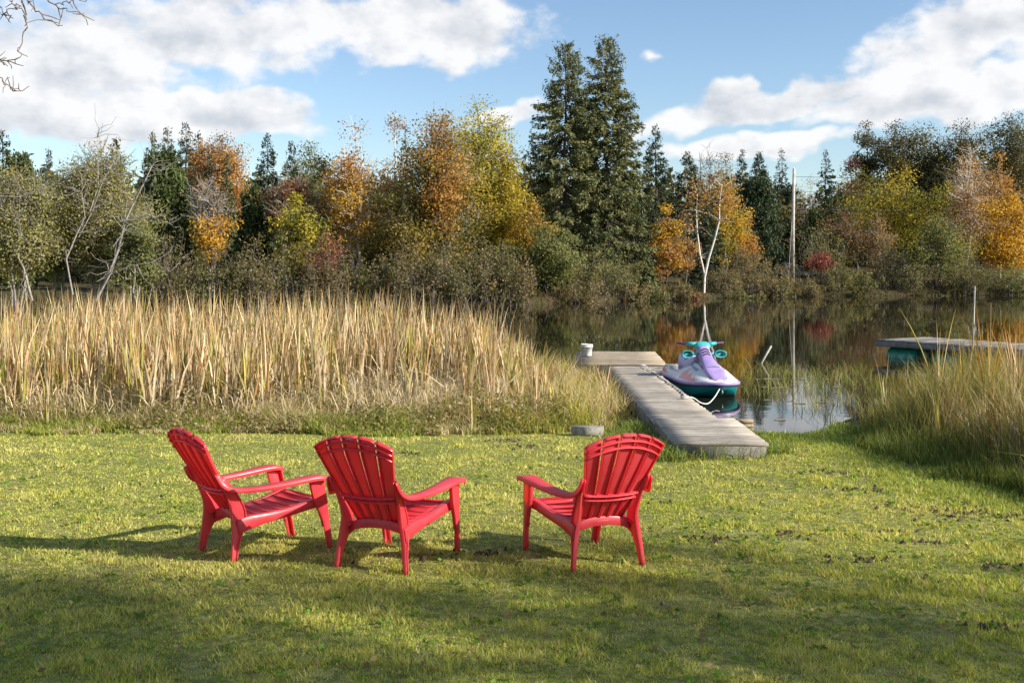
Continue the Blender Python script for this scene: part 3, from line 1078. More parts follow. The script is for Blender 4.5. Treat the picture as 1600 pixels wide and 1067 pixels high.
    D('willow_tree', 'sprawling pale grey willow with bare limbs behind the left reeds', 150, 224, 452, 175, 37, 'greygreen', n=30000, clumps=150, leaf=.046, bark=pale, stems=6, twigs=12, env='vase', flat=.8, trunk_r=.07, lean=.05)
    D('willow_tree', 'grey-barked leaning willow at the left edge of the photo', 26, 262, 452, 165, 35, 'greygreen', n=20000, clumps=100, leaf=.046, bark=pale, stems=5, twigs=14, env='vase', trunk_r=.06)
    D('willow_tree', 'low yellow-green willow clump on the right of the pale grey willow', 205, 335, 452, 84, 36, 'willow', n=7500, clumps=44, leaf=.058, bark=pale, stems=4, twigs=8, trunk_r=.08)
    D('willow_tree', 'yellowing low willow between the two pale willows', 92, 320, 455, 90, 38, 'yellowgreen', n=6500, clumps=40, leaf=.058, bark=pale, stems=3, twigs=8, second='willow', trunk_r=.08)
    # long bare limbs reaching over the thicket
    root = plant('dead_limb_tree', 'leaning bleached bare tree arching right over the grey willow', 'tree', *([(190 - 800) / 1600 * 34.5, 34.5, 0.0]))
    X0 = (190 - 800) / 1600 * 34.5
    mb = MB()

    def l2(px, py, Y=34.5):
        p = at(px, py, Y)
        return np.array([p[0] - X0, Y - 34.5, p[2]])
    rng = np.random.default_rng(11)
    limbs = [([(150, 470), (168, 425), (178, 390), (190, 345), (205, 315), (222, 285), (233, 258)], .10), ([(150, 470), (172, 425), (185, 405)], .08),
             ([(190, 345), (210, 342), (235, 340), (258, 348)], .035), ([(178, 385), (195, 360), (215, 352)], .035), ([(233, 258), (250, 268)], .02),
             ([(48, 470), (38, 420), (25, 385), (18, 350), (8, 320)], .08), ([(30, 400), (44, 375), (40, 345), (46, 310)], .045), ([(118, 460), (108, 405), (122, 365), (135, 340), (132, 300)], .06),
             ([(150, 440), (200, 415), (235, 410), (262, 425)], .03), ([(120, 370), (142, 330), (160, 285), (170, 262)], .04), ([(140, 330), (150, 290), (152, 215)], .03)]
    ends = []
    for pts, r in limbs:
        P = np.array([l2(*p) for p in pts])
        P[:, 1] += np.cumsum(rng.normal(size=len(P)) * .15)
        tubes(mb, P[None], np.linspace(r, r * .3, len(P))[None] * .55, 6, np.array((.34, .31, .27)))
        ends += [P[k] for k in range(1, len(P))]
    ends = np.array(ends)
    n = 150
    k = rng.integers(len(ends), size=n)
    d = rng.normal(size=(n, 3)) * np.array([1, .8, .6]) + np.array([.25, 0, .3])
    tubes(mb, curvy(ends[k], ends[k] + norm(d) * rng.uniform(.4, 1.5, (n, 1)), 5, .06, rng, .05), np.tile([[.012, .010, .008, .006, .004]], (n, 1)), 3, np.array((.34, .31, .28)))
    mb.build('trunk', M_BARK, root, smooth=True)

    # ---- brush along the water's edge (each bush a plant of its own)
    bank = [(258, 372, 110, 'brush', 3), (300, 396, 100, 'greenbrush', 2), (352, 378, 120, 'brush', 3), (398, 398, 110, 'brush', 2), (440, 388, 110, 'greenbrush', 4), (486, 402, 100, 'brush', 2),
            (505, 362, 60, 'red', 5), (540, 404, 110, 'brush', 2), (580, 380, 100, 'greenbrush', 4), (612, 398, 90, 'brush', 2), (650, 380, 110, 'brush', 3), (690, 372, 70, 'brush', 4), (705, 395, 100, 'greenbrush', 2),
            (748, 374, 80, 'brush', 3), (780, 404, 90, 'greenbrush', 2), (806, 415, 70, 'brush', 2), (925, 374, 100, 'greenbrush', 3.5), (962, 390, 90, 'greenbrush', 3), (905, 425, 70, 'brush', 1.2),
            (985, 415, 70, 'brush', 2), (1020, 426, 70, 'greenbrush', 1.6), (1060, 420, 70, 'brush', 2), (1078, 438, 50, 'rust', 1.2), (1132, 408, 80, 'brush', 3), (1160, 400, 80, 'brush', 4), (1186, 388, 86, 'brush', 5),
            (1150, 428, 80, 'greenbrush', 1.6), (1196, 424, 80, 'brush', 1.6), (1225, 436, 60, 'greenbrush', 1.2), (1262, 436, 70, 'brush', 1.6), (1308, 424, 70, 'greenbrush', 3), (1345, 414, 70, 'greenbrush', 4),
            (1382, 412, 70, 'brush', 5), (1420, 420, 80, 'greenbrush', 4), (1500, 418, 70, 'greenbrush', 4), (1545, 410, 80, 'greenbrush', 4), (1590, 395, 90, 'willow', 2), (1345, 440, 90, 'darkolive', 1.2), (1400, 442, 90, 'darkolive', 1.2), (1450, 440, 90, 'darkolive', 1.0), (1508, 440, 90, 'darkolive', 1.2), (1560, 436, 90, 'greenbrush', 1.2),
            (1390, 385, 60, 'willow', 9), (1275, 372, 70, 'greenbrush', 13), (1500, 376, 70, 'yellowgreen', 8)]
    words = {'brush': 'grey-brown twiggy bush', 'greenbrush': 'greenish brown bush', 'red': 'dark red bush', 'rust': 'rusty little bush', 'willow': 'pale green bush', 'darkolive': 'low dark bush overhanging the water', 'yellowgreen': 'yellow-green bush'}
    marks = [(300, 'below the large dark green cedar'), (345, 'below the half bare pale tree'), (430, 'below the small rounded cedar'), (500, 'below the yellow-green maple'), (528, 'left of the orange birch'), (595, 'under the orange birch'), (640, 'under the slender birch'),
             (720, 'under the big orange tree'), (815, 'left of the round green willow'), (975, 'at the foot of the twin spruces'), (1050, 'beside the golden young tree'), (1110, 'beside the white forked birch'), (1215, 'between the forked birch and the pole'),
             (1300, 'beside the red shrub near the pole'), (1370, 'left of the pale sapling on the right bank'), (1440, 'left of the dark-trunked willow'), (1530, 'right of the dark-trunked willow'), (1700, 'at the right edge of the far bank')]
    seen = {}
    rj = np.random.default_rng(2)
    for (px, top, w, pal, d) in bank:
        top0, top = top, top + rj.uniform(-22, 30)
        w *= rj.uniform(.8, 1.25)
        where = next(t for lim, t in marks if px < lim)
        lab = words[pal] + ' ' + where
        if lab in seen:
            seen[lab] += 1
            lab = ('shorter ' if top0 > 395 else 'taller ') + lab
            if lab in seen:
                lab = lab.replace('bush', 'bush at the waterline')
        seen[lab] = 1
        B('bank_bush', lab, px, top, w, SY(px, max(.25, d * .55 - .4)), pal, n=1800 if pal != 'red' else 1200, stems=30, leaf=.085, group='bushes along the far bank')
    D('sumac_shrub', 'small flat-topped red shrub right of the utility pole', 1280, 396, 398, 52, SY(1280, 2.5), 'red', n=1100, clumps=26, leaf=.12, bark=DARKBARK, stems=4, twigs=4, cat='shrub', trunk_r=.05)


build_far_bank()


def build_wood_mass():
    """the wood behind the single trees, too far and dense to tell its trees apart"""
    rng = np.random.default_rng(77)
    mb = MB()
    n = 900
    px = rng.uniform(-250, 1850, n)
    tops = np.interp(px, [-250, 0, 200, 320, 520, 640, 820, 1000, 1100, 1250, 1330, 1400, 1600, 1850], [243, 250, 250, 262, 250, 262, 250, 252, 262, 290, 265, 225, 215, 215])
    cols = np.concatenate([PAL['darkolive'], PAL['spruce'], PAL['cedar'], PAL['olive'] * .8])
    for i in range(n):
        Y = SY(px[i], rng.uniform(30, 62))
        X = (px[i] - 800) / 1600 * Y
        gz = g1(X, Y)
        topz = CAMZ + (420 - tops[i] - rng.uniform(0, 38)) / 1600 * Y
        m = 50
        H = max(topz - gz, 3)
        u = norm(rng.normal(size=(m, 3))) * rng.uniform(size=(m, 1)) ** .4
        L = np.stack([X + u[:, 0] * 2.3, Y + u[:, 1] * 2.3, gz + H * .5 + u[:, 2] * H * .5], 1)
        c = cols[rng.integers(len(cols))]
        leaves(mb, L, rng.uniform(.3, .62, m), c * rng.uniform(.75, 1.25, (m, 1)), rng, .55)
        tubes(mb, np.array([[[X, Y, gz], [X, Y, gz + H * .9]]]), np.array([[.13, .03]]), 4, np.array((.07, .06, .05)))
    tag(mb.build('distant_wood', M_LEAF), 'dark mixed wood massed behind the single trees of the far bank', 'wood', kind='stuff')
    # rough growth covering the far bank's ground
    mb = MB()
    n = 17000
    px = rng.uniform(-60, 1660, n)
    d = rng.uniform(-.3, 1, n) ** 2 * 9 * np.sign(rng.uniform(-.05, 1, n))
    Xg = np.linspace(-60, 70, 400)
    Yg = shore_far(Xg)
    pg = 800 + 1600 * Xg / Yg
    X = np.interp(px, pg, Xg)
    Y = np.interp(px, pg, Yg) + d
    X = X * Y / (Y - d)
    B = np.stack([X, Y, ground(X, Y) - .02], 1)
    keep = B[:, 2] > -.15
    B = B[keep]
    n = len(B)
    pal = np.array([(.28, .23, .09), (.20, .19, .06), (.33, .25, .12), (.14, .15, .045), (.22, .13, .07)])
    pick = (vnoise(B[:, 0], B[:, 1], 2.5, 21) * 5.5).astype(int) % 5
    col = pal[pick] * np.array([[.75, .85, .8]]) * rng.uniform(.35, .85, (n, 1))  # darkened: shade under the bushes put into the grass colour
    blades(mb, B, rng.uniform(.12, .45, n), rng.uniform(.03, .06, n), rng.normal(size=(n, 2)) * .18, rng, col, 2)
    tag(mb.build('bank_grass', M_BLADE), 'rough brownish grass and weeds covering the far bank', 'grass', kind='stuff')


build_wood_mass()

# ------------------------------------------------------------------ lawn and marsh
def lawn_right(Y):
    """x of the line where the mown lawn meets the right hand marsh"""
    return np.interp(Y, [3, 8, 9, 10.5, 12, 13.5, 15, 16], [7.5, 5.4, 4.75, 4.5, 4.55, 4.6, 4.7, 4.8])


def lawn_back(X):
    return np.interp(X, [-12, -5, -1, 0.6, 1.9, 3.1, 4.4, 6], [14.9, 14.7, 14.3, 14.7, 15.0, 15.3, 15.3, 15.5])


def build_lawn():
    rng = np.random.default_rng(3)
    mb = MB()

    def sample(n, y0, y1, power):
        u = rng.uniform(size=n)
        a = 1 - power
        Y = (y0 ** a + u * (y1 ** a - y0 ** a)) ** (1 / a)
        X = rng.uniform(-1, 1, n) * (0.53 * Y + 1.0)
        return X, Y
    n = 730000
    X, Y = sample(n, 3.3, 15.6, 1.35)
    wob = 0.5 * (vnoise(X, Y, .6, 31) - .5)
    keep = (X < lawn_right(Y) + .25 + wob) & (Y < lawn_back(X) + .2 + wob)
    # worn, thin spots
    thin = vnoise(X, Y, .45, 32) * .6 + vnoise(X, Y, .16, 33) * .4
    keep &= rng.uniform(size=n) < np.where(thin < .30, .35, 1.0)
    # wheel-worn strip by the marsh on the right
    track = np.abs(X - np.interp(Y, [6, 7.5, 9, 10.4, 11.6], [6.2, 4.7, 3.6, 2.6, 1.2])) < .10 + .10 * vnoise(X, Y, .4, 35)
    keep &= ~(track & (rng.uniform(size=n) < .6 * sstep(vnoise(X, Y, .5, 36), .35, .6)))
    X, Y, thin = X[keep], Y[keep], thin[keep]
    n = len(X)
    Z = ground(X, Y)
    p1 = vnoise(X, Y, 1.3, 41)
    p2 = vnoise(X, Y, .35, 42)
    p3 = vnoise(X, Y, .11, 43)
    p4 = vnoise(X, Y, .045, 44)
    mix = np.clip((p1 * .40 + p2 * .32 + p3 * .28 + p4 * .25 - .62) * 1.5 + .50 + rng.normal(size=n) * .14, 0, 1)
    green = np.array((.165, .260, .032))
    lime = np.array((.430, .460, .072))
    straw = np.array((.58, .52, .20))
    f = mix[:, None]
    col = np.where(f < .5, green + (lime - green) * (f / .5), lime + (straw - lime) * ((f - .5) / .5 * .7))
    # lusher green towards the water, the dock and the near left
    pale = (sstep(Y, 8.5, 12.5) * sstep(-X, -1.6, -.6) * .45 * p2)[:, None]
    col = col * (1 - pale) + np.array((.58, .56, .17)) * pale
    lush = np.clip(sstep(Y, 12.5, 14.5) * sstep(X, .6, 1.6) * .6 + sstep(X - lawn_right(Y), -1.6, 0.1) * .7, 0, .85)[:, None]
    col = col * (1 - lush) + np.array((.20, .30, .045)) * lush
    dead = rng.uniform(size=n) < .10
    col[dead] = np.array((.52, .44, .23))
    col *= rng.uniform(.6, 1.4, (n, 1)) * (.82 + .36 * p4)[:, None]
    h = (.6 + .6 * p4) * rng.uniform(.008, .021, n) * (1 + 1.5 * (p2 > .66) * rng.uniform(size=n) + 1.6 * (p3 > .72) * rng.uniform(size=n)) + lush[:, 0] * rng.uniform(0, .07, n)
    far = np.clip(Y / 5.5, .80, 2.6)
    w = rng.uniform(.0024, .0046, n) * far
    ang = rng.uniform(0, 2 * math.pi, n)
    ln = rng.uniform(.2, 1.0, n) * h
    B = np.stack([X, Y, Z - .004], 1)
    a2 = rng.uniform(0, math.pi, n)
    wv = np.stack([np.cos(a2), np.sin(a2), 0 * a2], 1) * w[:, None]
    tip = B + np.stack([np.cos(ang) * ln, np.sin(ang) * ln, h], 1)
    V = np.stack([B - wv, B + wv, tip], 1)
    mb.add(V.reshape(-1, 3), T=np.arange(n * 3).reshape(n, 3), col=col)
    tag(mb.build('lawn_grass', M_BLADE), 'short mown yellow-green lawn grass around the red chairs', 'grass', kind='stuff')

    # clods, fallen leaves and clover on the lawn
    mb = MB()
    n = 2600
    X, Y = sample(n, 3.6, 14.6, 1.2)
    k = (X < lawn_right(Y) + .2)
    X, Y = X[k], Y[k]
    n = len(X)
    C = np.stack([X, Y, ground(X, Y) + rng.uniform(.012, .035, n)], 1)
    pal = np.array([(.26, .17, .08), (.34, .23, .11), (.46, .34, .16), (.20, .14, .07), (.20, .30, .05), (.18, .28, .06)])
    ax = rng.normal(size=(n, 3))
    ax[:, 2] *= .3
    leaves(mb, C, rng.uniform(.008, .022, n), pal[rng.integers(6, size=n)] * rng.uniform(.7, 1.2, (n, 1)), rng, .7, axis=ax)
    for _ in range(520):
        Yw = rng.uniform(3.7, 12.5)
        Xw = rng.uniform(-.52, .52) * Yw
        if Xw > lawn_right(Yw):
            continue
        k = int(rng.integers(5, 12))
        a = rng.uniform(0, 6.28, k)
        rad = rng.uniform(.015, .05)
        c = np.stack([Xw + np.cos(a) * rad, Yw + np.sin(a) * rad, np.full(k, g1(Xw, Yw)) + rng.uniform(.012, .030, k)], 1)
        ax = np.stack([np.cos(a), np.sin(a), rng.uniform(.1, .6, k)], 1)
        leaves(mb, c, rng.uniform(.010, .024, k), np.array((.13, .22, .035)) * rng.uniform(.8, 1.6) * rng.uniform(.85, 1.15, (k, 1)), rng, .55, axis=ax)
    tag(mb.build('fallen_leaves', M_LEAF), 'scattered small dry leaves and clover lying on the lawn', 'leaves', kind='stuff')
    mb = MB()
    spots = [(1108, 847, .20), (1045, 790, .10), (812, 700, .30), (640, 712, .14), (1440, 800, .24), (1515, 792, .22), (1560, 808, .26), (1490, 812, .22), (1400, 835, .12), (1580, 888, .12), (1545, 985, .12),
             (660, 880, .18), (760, 868, .16), (1345, 768, .22), (1240, 842, .16), (1345, 878, .16), (1440, 852, .10), (790, 690, .24), (100, 655, .12), (30, 662, .14), (1420, 908, .10), (1290, 742, .2)]
    ico = np.array([(1, 0, -.3), (.3, .95, -.3), (-.8, .6, -.3), (-.8, -.6, -.3), (.3, -.95, -.3), (.1, .05, 1)])
    for (px, py, rad) in spots:
        Yc = 1.65 / ((py - 420) / 1600 - .05)
        Xc = (px - 800) / 1600 * Yc
        for _ in range(int(26 * rad / .15)):
            x, y = Xc + rng.normal() * rad * .75, Yc + rng.normal() * rad * .45
            s = rng.uniform(.006, .024)
            V = ico * s * rng.uniform(.6, 1.3, (6, 3)) + np.array([x, y, g1(x, y) + s * .35])
            mb.add(V, T=[(0, 1, 5), (1, 2, 5), (2, 3, 5), (3, 4, 5), (4, 0, 5)], col=np.array((.075, .05, .03)) * rng.uniform(.6, 1.5))
    tag(mb.build('soil_clods', coloured('dark_soil_clod', nscale=60)), 'small dark clods of turned soil strewn over the lawn', 'soil', kind='stuff')


build_lawn()


def pick_cols(rng, pal, n, jitter=.25):
    pal = np.array(pal)
    return pal[rng.integers(len(pal), size=n)] * rng.uniform(1 - jitter, 1 + jitter, (n, 1))


STRAW = [(.61, .51, .35), (.69, .59, .43), (.53, .43, .28), (.65, .54, .36), (.50, .40, .26)]
REEDGREEN = [(.34, .33, .08), (.25, .28, .06), (.44, .38, .11)]
REEDBROWN = [(.33, .19, .08), (.27, .15, .07), (.40, .24, .10)]


def cattail_blades(mb, X, Y, Z, H, rng, greenf=.25, per=6, width=.022):
    """clumps of long strap leaves, some kinked over"""
    n = len(X)
    src = np.repeat(np.arange(n), per)
    m = len(src)
    B = np.stack([X[src] + rng.normal(size=m) * .022, Y[src] + rng.normal(size=m) * .022, Z[src]], 1)
    h = H[src] * rng.uniform(.55, 1.05, m)
    kind = rng.uniform(size=n)
    col = pick_cols(rng, STRAW, m, .2)
    g = (kind[src] < greenf) & (rng.uniform(size=m) < .75)
    col[g] = pick_cols(rng, REEDGREEN, g.sum(), .2)
    col *= (rng.uniform(.62, 1.2, n)[src])[:, None]
    b = rng.uniform(size=m) < .09
    col[b] = pick_cols(rng, REEDBROWN, b.sum(), .2)
    lean = rng.normal(size=(m, 2)) * (.10 * h)[:, None] + np.array([[.0, 0]])
    over = rng.uniform(size=m) < .24
    lean[over] *= 4.2
    h2 = h.copy()
    tip = col * np.array([1.0, .95, .85]) * rng.uniform(.75, 1.2, (m, 1))
    brown_tip = rng.uniform(size=m) < .24
    tip[brown_tip] = pick_cols(rng, REEDBROWN, brown_tip.sum(), .2) * 1.2
    k = ~over
    blades(mb, B[k], h2[k], rng.uniform(.6, 1.15, k.sum()) * width, lean[k], rng, col[k], 3, tipcol=tip[k])
    blades(mb, B[over], h2[over], rng.uniform(.6, 1.1, over.sum()) * width, lean[over], rng, col[over], 3, curl=.38, tipcol=tip[over])


def build_marsh():
    rng = np.random.default_rng(12)
    # ---- the big cattail stand on the left
    mb = MB()
    n = 5600
    Y = rng.uniform(15.2, 25.5, n)
    X = rng.uniform(-15.5, 1.3, n)
    edge = np.interp(Y, [15, 17, 20, 24, 26], [.6, 1.1, .9, .2, -1.2])       # right hand end of the stand
    front = 15.25 + 1.1 * vnoise(X, X * 0, 1.1, 51)
    dens = vnoise(X, Y, .55, 52) * .55 + vnoise(X, Y, 1.7, 53) * .45
    keep = (X < edge + .6 * (vnoise(X, Y, .8, 54) - .5)) & (Y > front) & (dens > .46)
    X, Y = X[keep], Y[keep]
    H = rng.normal(1.70, .25, len(X)) * np.interp(X, [-15, -9, -3, -1, -.3, .4, 1.1], [1.02, 1.0, .99, .92, .76, .50, .32]) * (.82 + .30 * vnoise(X, Y, 1.0, 55))
    H = H * np.interp(Y - 15.9, [0, 1.2, 2.5], [.80, .93, 1.0])
    tall = rng.uniform(size=len(X)) < .06
    H[tall] *= 1.18
    H = np.minimum(H, 2.02)
    cattail_blades(mb, X, Y, np.maximum(ground(X, Y), -.1), H, rng, .36, 6, .036)
    # dry broken thatch between the stems
    n = 15000
    Y = rng.uniform(15.3, 20, n)
    X = rng.uniform(-13, .9, n)
    k = (X < -.1 + .4 * rng.normal(size=n))
    X, Y = X[k], Y[k]
    n = len(X)
    B = np.stack([X, Y, np.maximum(ground(X, Y), -.02) + rng.uniform(0, .5, n) ** 1.5], 1)
    blades(mb, B, rng.uniform(.2, .65, n), rng.uniform(.008, .016, n), rng.normal(size=(n, 2)) * .26, rng, pick_cols(rng, STRAW + [(.62, .50, .30), (.58, .45, .26), (.42, .36, .14)], n, .3), 2, curl=.3)
    tag(mb.build('cattail_reeds', M_REED), 'tall straw-coloured cattail reeds along the left shore', 'reeds', kind='stuff')

    # ---- weeds and long grass in front of the cattails, and the lower grass left of the dock
    mb = MB()
    n = 52000
    X = rng.uniform(-12, 2.1, n)
    u = rng.uniform(size=n)
    yb = lawn_back(X) + .75 * (vnoise(X, X * 0 + 3, .8, 61) - .5) + .3 * (vnoise(X, X * 0, .17, 62) - .5)
    depth = np.interp(X, [-12, -1, .3, 1.9], [1.7, 1.9, 7.5, 8.0])
    Y = yb + u ** 1.25 * depth
    k = (X < 1.92) & (rng.uniform(size=n) < np.interp(X, [-12, -.4, .5, 1.2, 2], [.75, .75, 1, .9, .8]))
    k &= ~((Y > 22.0) & (X > 1.0))
    X, Y, u = X[k], Y[k], u[k]
    n = len(X)
    d = Y - lawn_back(X)
    hp = vnoise(X, Y, .55, 63)
    h = (.10 + np.interp(X, [-12, -.6, .3], [.40, .40, .60]) * sstep(d, -.1, 1.1)) * (.35 + 1.15 * hp) * rng.uniform(.5, 1.2, n)
    h *= np.interp(X, [-12, -.6, .2, 1.9], [1, 1, 1.15, .75])
    gm = vnoise(X, Y, .7, 64) * .6 + vnoise(X, Y, .2, 65) * .4
    col = pick_cols(rng, STRAW + [(.50, .36, .24), (.44, .33, .20)], n, .3)
    greenness = np.clip(1.25 - d * .75, .12, 1) * np.where(gm > .42, 1, .35)
    g = rng.uniform(size=n) < greenness
    col[g] = pick_cols(rng, [(.24, .30, .05), (.33, .36, .07), (.17, .24, .04), (.42, .40, .10)], g.sum(), .25)
    yl = (X > -.3) & (rng.uniform(size=n) < .35)
    col[yl] = pick_cols(rng, [(.52, .42, .09), (.44, .38, .08), (.36, .36, .07)], yl.sum(), .2)
    B = np.stack([X, Y, np.maximum(ground(X, Y), -.05)], 1)
    blades(mb, B, h, rng.uniform(.007, .014, n), rng.normal(size=(n, 2)) * (h * .42)[:, None], rng, col, 2, curl=.15)
    # leafy weeds
    n = 26000
    X = rng.uniform(-12, .9, n)
    d = rng.uniform(0, 1, n) ** 1.1 * 1.5
    Y = lawn_back(X) + .1 + d
    hp = vnoise(X, Y, .7, 66)
    Zt = np.maximum(ground(X, Y), 0) + rng.uniform(.02, 1, n) * (.10 + .62 * hp * sstep(d, 0, .8))
    k = hp > .25
    col = pick_cols(rng, [(.12, .16, .035), (.17, .20, .05), (.27, .23, .09), (.36, .26, .14), (.22, .20, .07), (.40, .30, .18)], n, .25)
    leaves(mb, np.stack([X, Y, Zt], 1)[k], rng.uniform(.016, .042, k.sum()), col[k], rng, .5)
    tag(mb.build('shore_weeds', M_BLADE), 'tangled dry weeds and green grass between the lawn and the cattails', 'weeds', kind='stuff')

    # ---- right hand marsh
    mb = MB()
    n = 76000
    Y = rng.uniform(7.4, 22.5, n)
    X = 4.2 + rng.uniform(0, 1, n) ** 1.1 * (0.53 * Y + 2.4 - 4.2)
    line = lawn_right(np.minimum(Y, 15.2))
    wet = np.interp(Y, [13.5, 15, 16, 17.5, 19.5, 22.5], [0, .4, .9, 2.0, 3.4, 5.2])
    d = X - line - wet + .5 * (vnoise(X, Y, .5, 71) - .5)
    k = (d > -.12) & (rng.uniform(size=n) < np.interp(Y, [7, 15, 18, 22.5], [1, .9, .62, .45]))
    X, Y, d = X[k], Y[k], d[k]
    n = len(X)
    hp = vnoise(X, Y, .6, 72)
    h = (.14 + .52 * sstep(d, .1, 1.3)) * (.5 + .95 * hp) * rng.uniform(.6, 1.6, n)
    col = pick_cols(rng, [(.26, .27, .08), (.14, .19, .035), (.28, .27, .07), (.36, .29, .12), (.42, .32, .15)], n, .25)
    low = (rng.uniform(size=n) < np.clip(1.1 - d * 1.1, 0, 1)) & (Y < 15)
    col[low] = pick_cols(rng, [(.15, .20, .04), (.20, .24, .06), (.13, .16, .035)], low.sum(), .25)
    dry = (rng.uniform(size=n) < .55 * sstep(vnoise(X, Y, .8, 73), .35, .6) * sstep(d, .2, 1))
    col[dry] = pick_cols(rng, STRAW + REEDBROWN, dry.sum(), .25)
    col *= .82
    B = np.stack([X, Y, np.maximum(ground(X, Y), -.08)], 1)
    blades(mb, B, h, rng.uniform(.006, .013, n), rng.normal(size=(n, 2)) * (h * .24)[:, None], rng, col, 2, curl=.05)
    n = 700
    Y = rng.uniform(9.5, 21, n)
    X = rng.uniform(5.2, 13, n)
    k = (X > lawn_right(np.minimum(Y, 15.2)) + np.interp(Y, [15, 16, 17.5, 19.5, 22.5], [.7, 1.0, 2.0, 3.4, 5.0])) & (X < .53 * Y + 2) & (vnoise(X, Y, 1.1, 78) > .40)
    X, Y = X[k], Y[k]
    cattail_blades(mb, X, Y, np.maximum(ground(X, Y), -.05), rng.uniform(.6, 1.05, len(X)), rng, .85, 6, .017)
    tag(mb.build('marsh_grass', M_BLADE), 'tall green and straw marsh grass filling the right shore', 'grass', kind='stuff')

    # ---- thin grass standing in the shallow water
    mb = MB()
    n = 7000
    X = rng.uniform(4.0, 11.5, n)
    Y = rng.uniform(15.6, 24, n)
    cl = vnoise(X, Y, .7, 74) * .6 + vnoise(X, Y, .22, 75) * .4
    lim = 4.0 + np.interp(Y, [15.5, 17, 20, 24], [.3, .6, .75, 1.4])
    k = (X > lim + 1.2 * (vnoise(X, Y, 1.4, 76) - .5)) & (cl > .52)
    X, Y = X[k], Y[k]
    n = len(X)
    h = rng.uniform(.12, .55, n) * (.6 + .8 * vnoise(X, Y, 1.1, 77))
    B = np.stack([X, Y, np.full(n, -.03)], 1)
    lean = rng.normal(size=(n, 2)) * (h * .4)[:, None]
    fl = rng.uniform(size=n) < .15
    lean[fl] *= 3.0
    blades(mb, B, h, rng.uniform(.006, .011, n), lean, rng, pick_cols(rng, [(.24, .27, .07), (.36, .34, .13), (.17, .21, .05), (.30, .22, .11)], n, .25), 3, curl=.3)
    tag(mb.build('water_grass', M_BLADE), 'sparse thin grass standing in the shallows beside the dock', 'grass', kind='stuff')

    # ---- lusher tufts round the dock foot
    mb = MB()
    n = 5200
    X = rng.normal(1.86, .20, n)
    Y = rng.uniform(11.7, 15.2, n)
    q = rng.uniform(size=n) < .38
    X[q] = rng.normal(3.18, .16, q.sum())
    Y[q] = rng.uniform(12.2, 15.3, q.sum())
    r = rng.uniform(size=n) < .035
    X[r] = rng.uniform(1.8, 3.2, r.sum())
    Y[r] = rng.normal(11.93, .10, r.sum())
    k = ~((X > 1.93) & (X < 3.06) & (Y > 12.0))
    X, Y = X[k], Y[k]
    n = len(X)
    h = rng.uniform(.06, .30, n) * (.4 + vnoise(X, Y, .35, 81)) * np.where(X > 2.5, .65, 1.0)
    B = np.stack([X, Y, ground(X, Y)], 1)
    blades(mb, B, h, rng.uniform(.006, .011, n), rng.normal(size=(n, 2)) * (h * .5)[:, None], rng, pick_cols(rng, [(.15, .23, .04), (.20, .27, .05), (.11, .17, .03), (.30, .28, .09)], n, .25), 3, curl=.2)
    tag(mb.build('dock_edge_grass', M_BLADE), 'longer bright green grass growing along the foot of the dock', 'grass', kind='stuff')

    # ---- single cattail plants one can pick out
    def cattail(label, px, top, base_py, Y, nb, green, spike=0, seed=0):
        rr = np.random.default_rng(seed)
        X = (px - 800) / 1600 * Y
        gz = max(g1(X, Y), -.05)
        H = CAMZ + (420 - top) / 1600 * Y - gz
        root = thing('cattail_plant', label, 'plant', (X, Y, gz), 0, 'single cattail plants')
        mb = MB()
        B = np.stack([rr.normal(size=nb) * .03, rr.normal(size=nb) * .03, np.zeros(nb)], 1)
        h = H * rr.uniform(.6, 1.0, nb)
        h[0] = H
        c = pick_cols(rr, REEDGREEN if green else STRAW, nb, .2)
        d = rr.uniform(size=nb) < .3
        c[d] = pick_cols(rr, STRAW + REEDBROWN, d.sum(), .2)
        blades(mb, B, h, rr.uniform(.012, .022, nb), rr.normal(size=(nb, 2)) * (h * .15)[:, None], rr, c, 6, tipcol=c * np.array([1.1, .8, .6]))
        mb.build('leaf_blades', M_REED, root)
        if spike:
            mb = MB()
            P = np.array([[[0.02, 0, 0], [.03, 0, H * .5], [.05, .01, H * .98]]])
            tubes(mb, P, np.array([[.008, .007, .004]]), 5, np.array((.38, .27, .14)))
            mb.build('stalk', M_REED, root)
    cattail('tall green cattail standing before the left end of the floating dock', 1465, 476, 640, 14.5, 12, True, 0, 1)
    cattail('big fanned cattail clump beside the pale post on the right', 1543, 468, 640, 13.5, 34, True, 2, 2)
    cattail('dry bent cattail stalks at the right edge of the photo', 1588, 490, 640, 13.0, 16, False, 1, 3)
    cattail('short green cattail between the floating dock and the tall green one', 1505, 515, 640, 14.0, 12, True, 0, 4)
    cattail('isolated dark-stemmed cattail at the right end of the left reeds', 768, 462, 650, 15.6, 9, False, 1, 5)
    cattail('yellow-green cattail sprig in the low grass left of the dock', 738, 590, 672, 14.8, 7, True, 0, 6)
    cattail('pale leaning cattail among the low grass left of the dock', 838, 545, 640, 15.6, 6, False, 1, 7)
    cattail('slim dry stalks standing beside the white bucket', 950, 560, 620, 17.5, 6, False, 1, 8)
    cattail('green and straw cattail standing nearest the lawn on the far left', 76, 520, 655, 15.3, 10, True, 0, 9)

    # ---- floating lily pads
    rng = np.random.default_rng(90)
    mb = MB()
    ang = np.linspace(.25, 2 * math.pi - .25, 12)
    ring = np.stack([np.cos(ang), np.sin(ang), .05 + .03 * np.sin(ang * 3)], 1)
    V = np.concatenate([[(0, 0, 0)], ring, ring * .6 * np.array([1, 1, .2])])
    T = [(0, 13 + i, 14 + i) for i in range(11)]
    Q = [(13 + i, 1 + i, 2 + i, 14 + i) for i in range(11)]
    mb.add(V, Q=Q, T=T)
    me = mb.mesh('lily_pad', False, False)
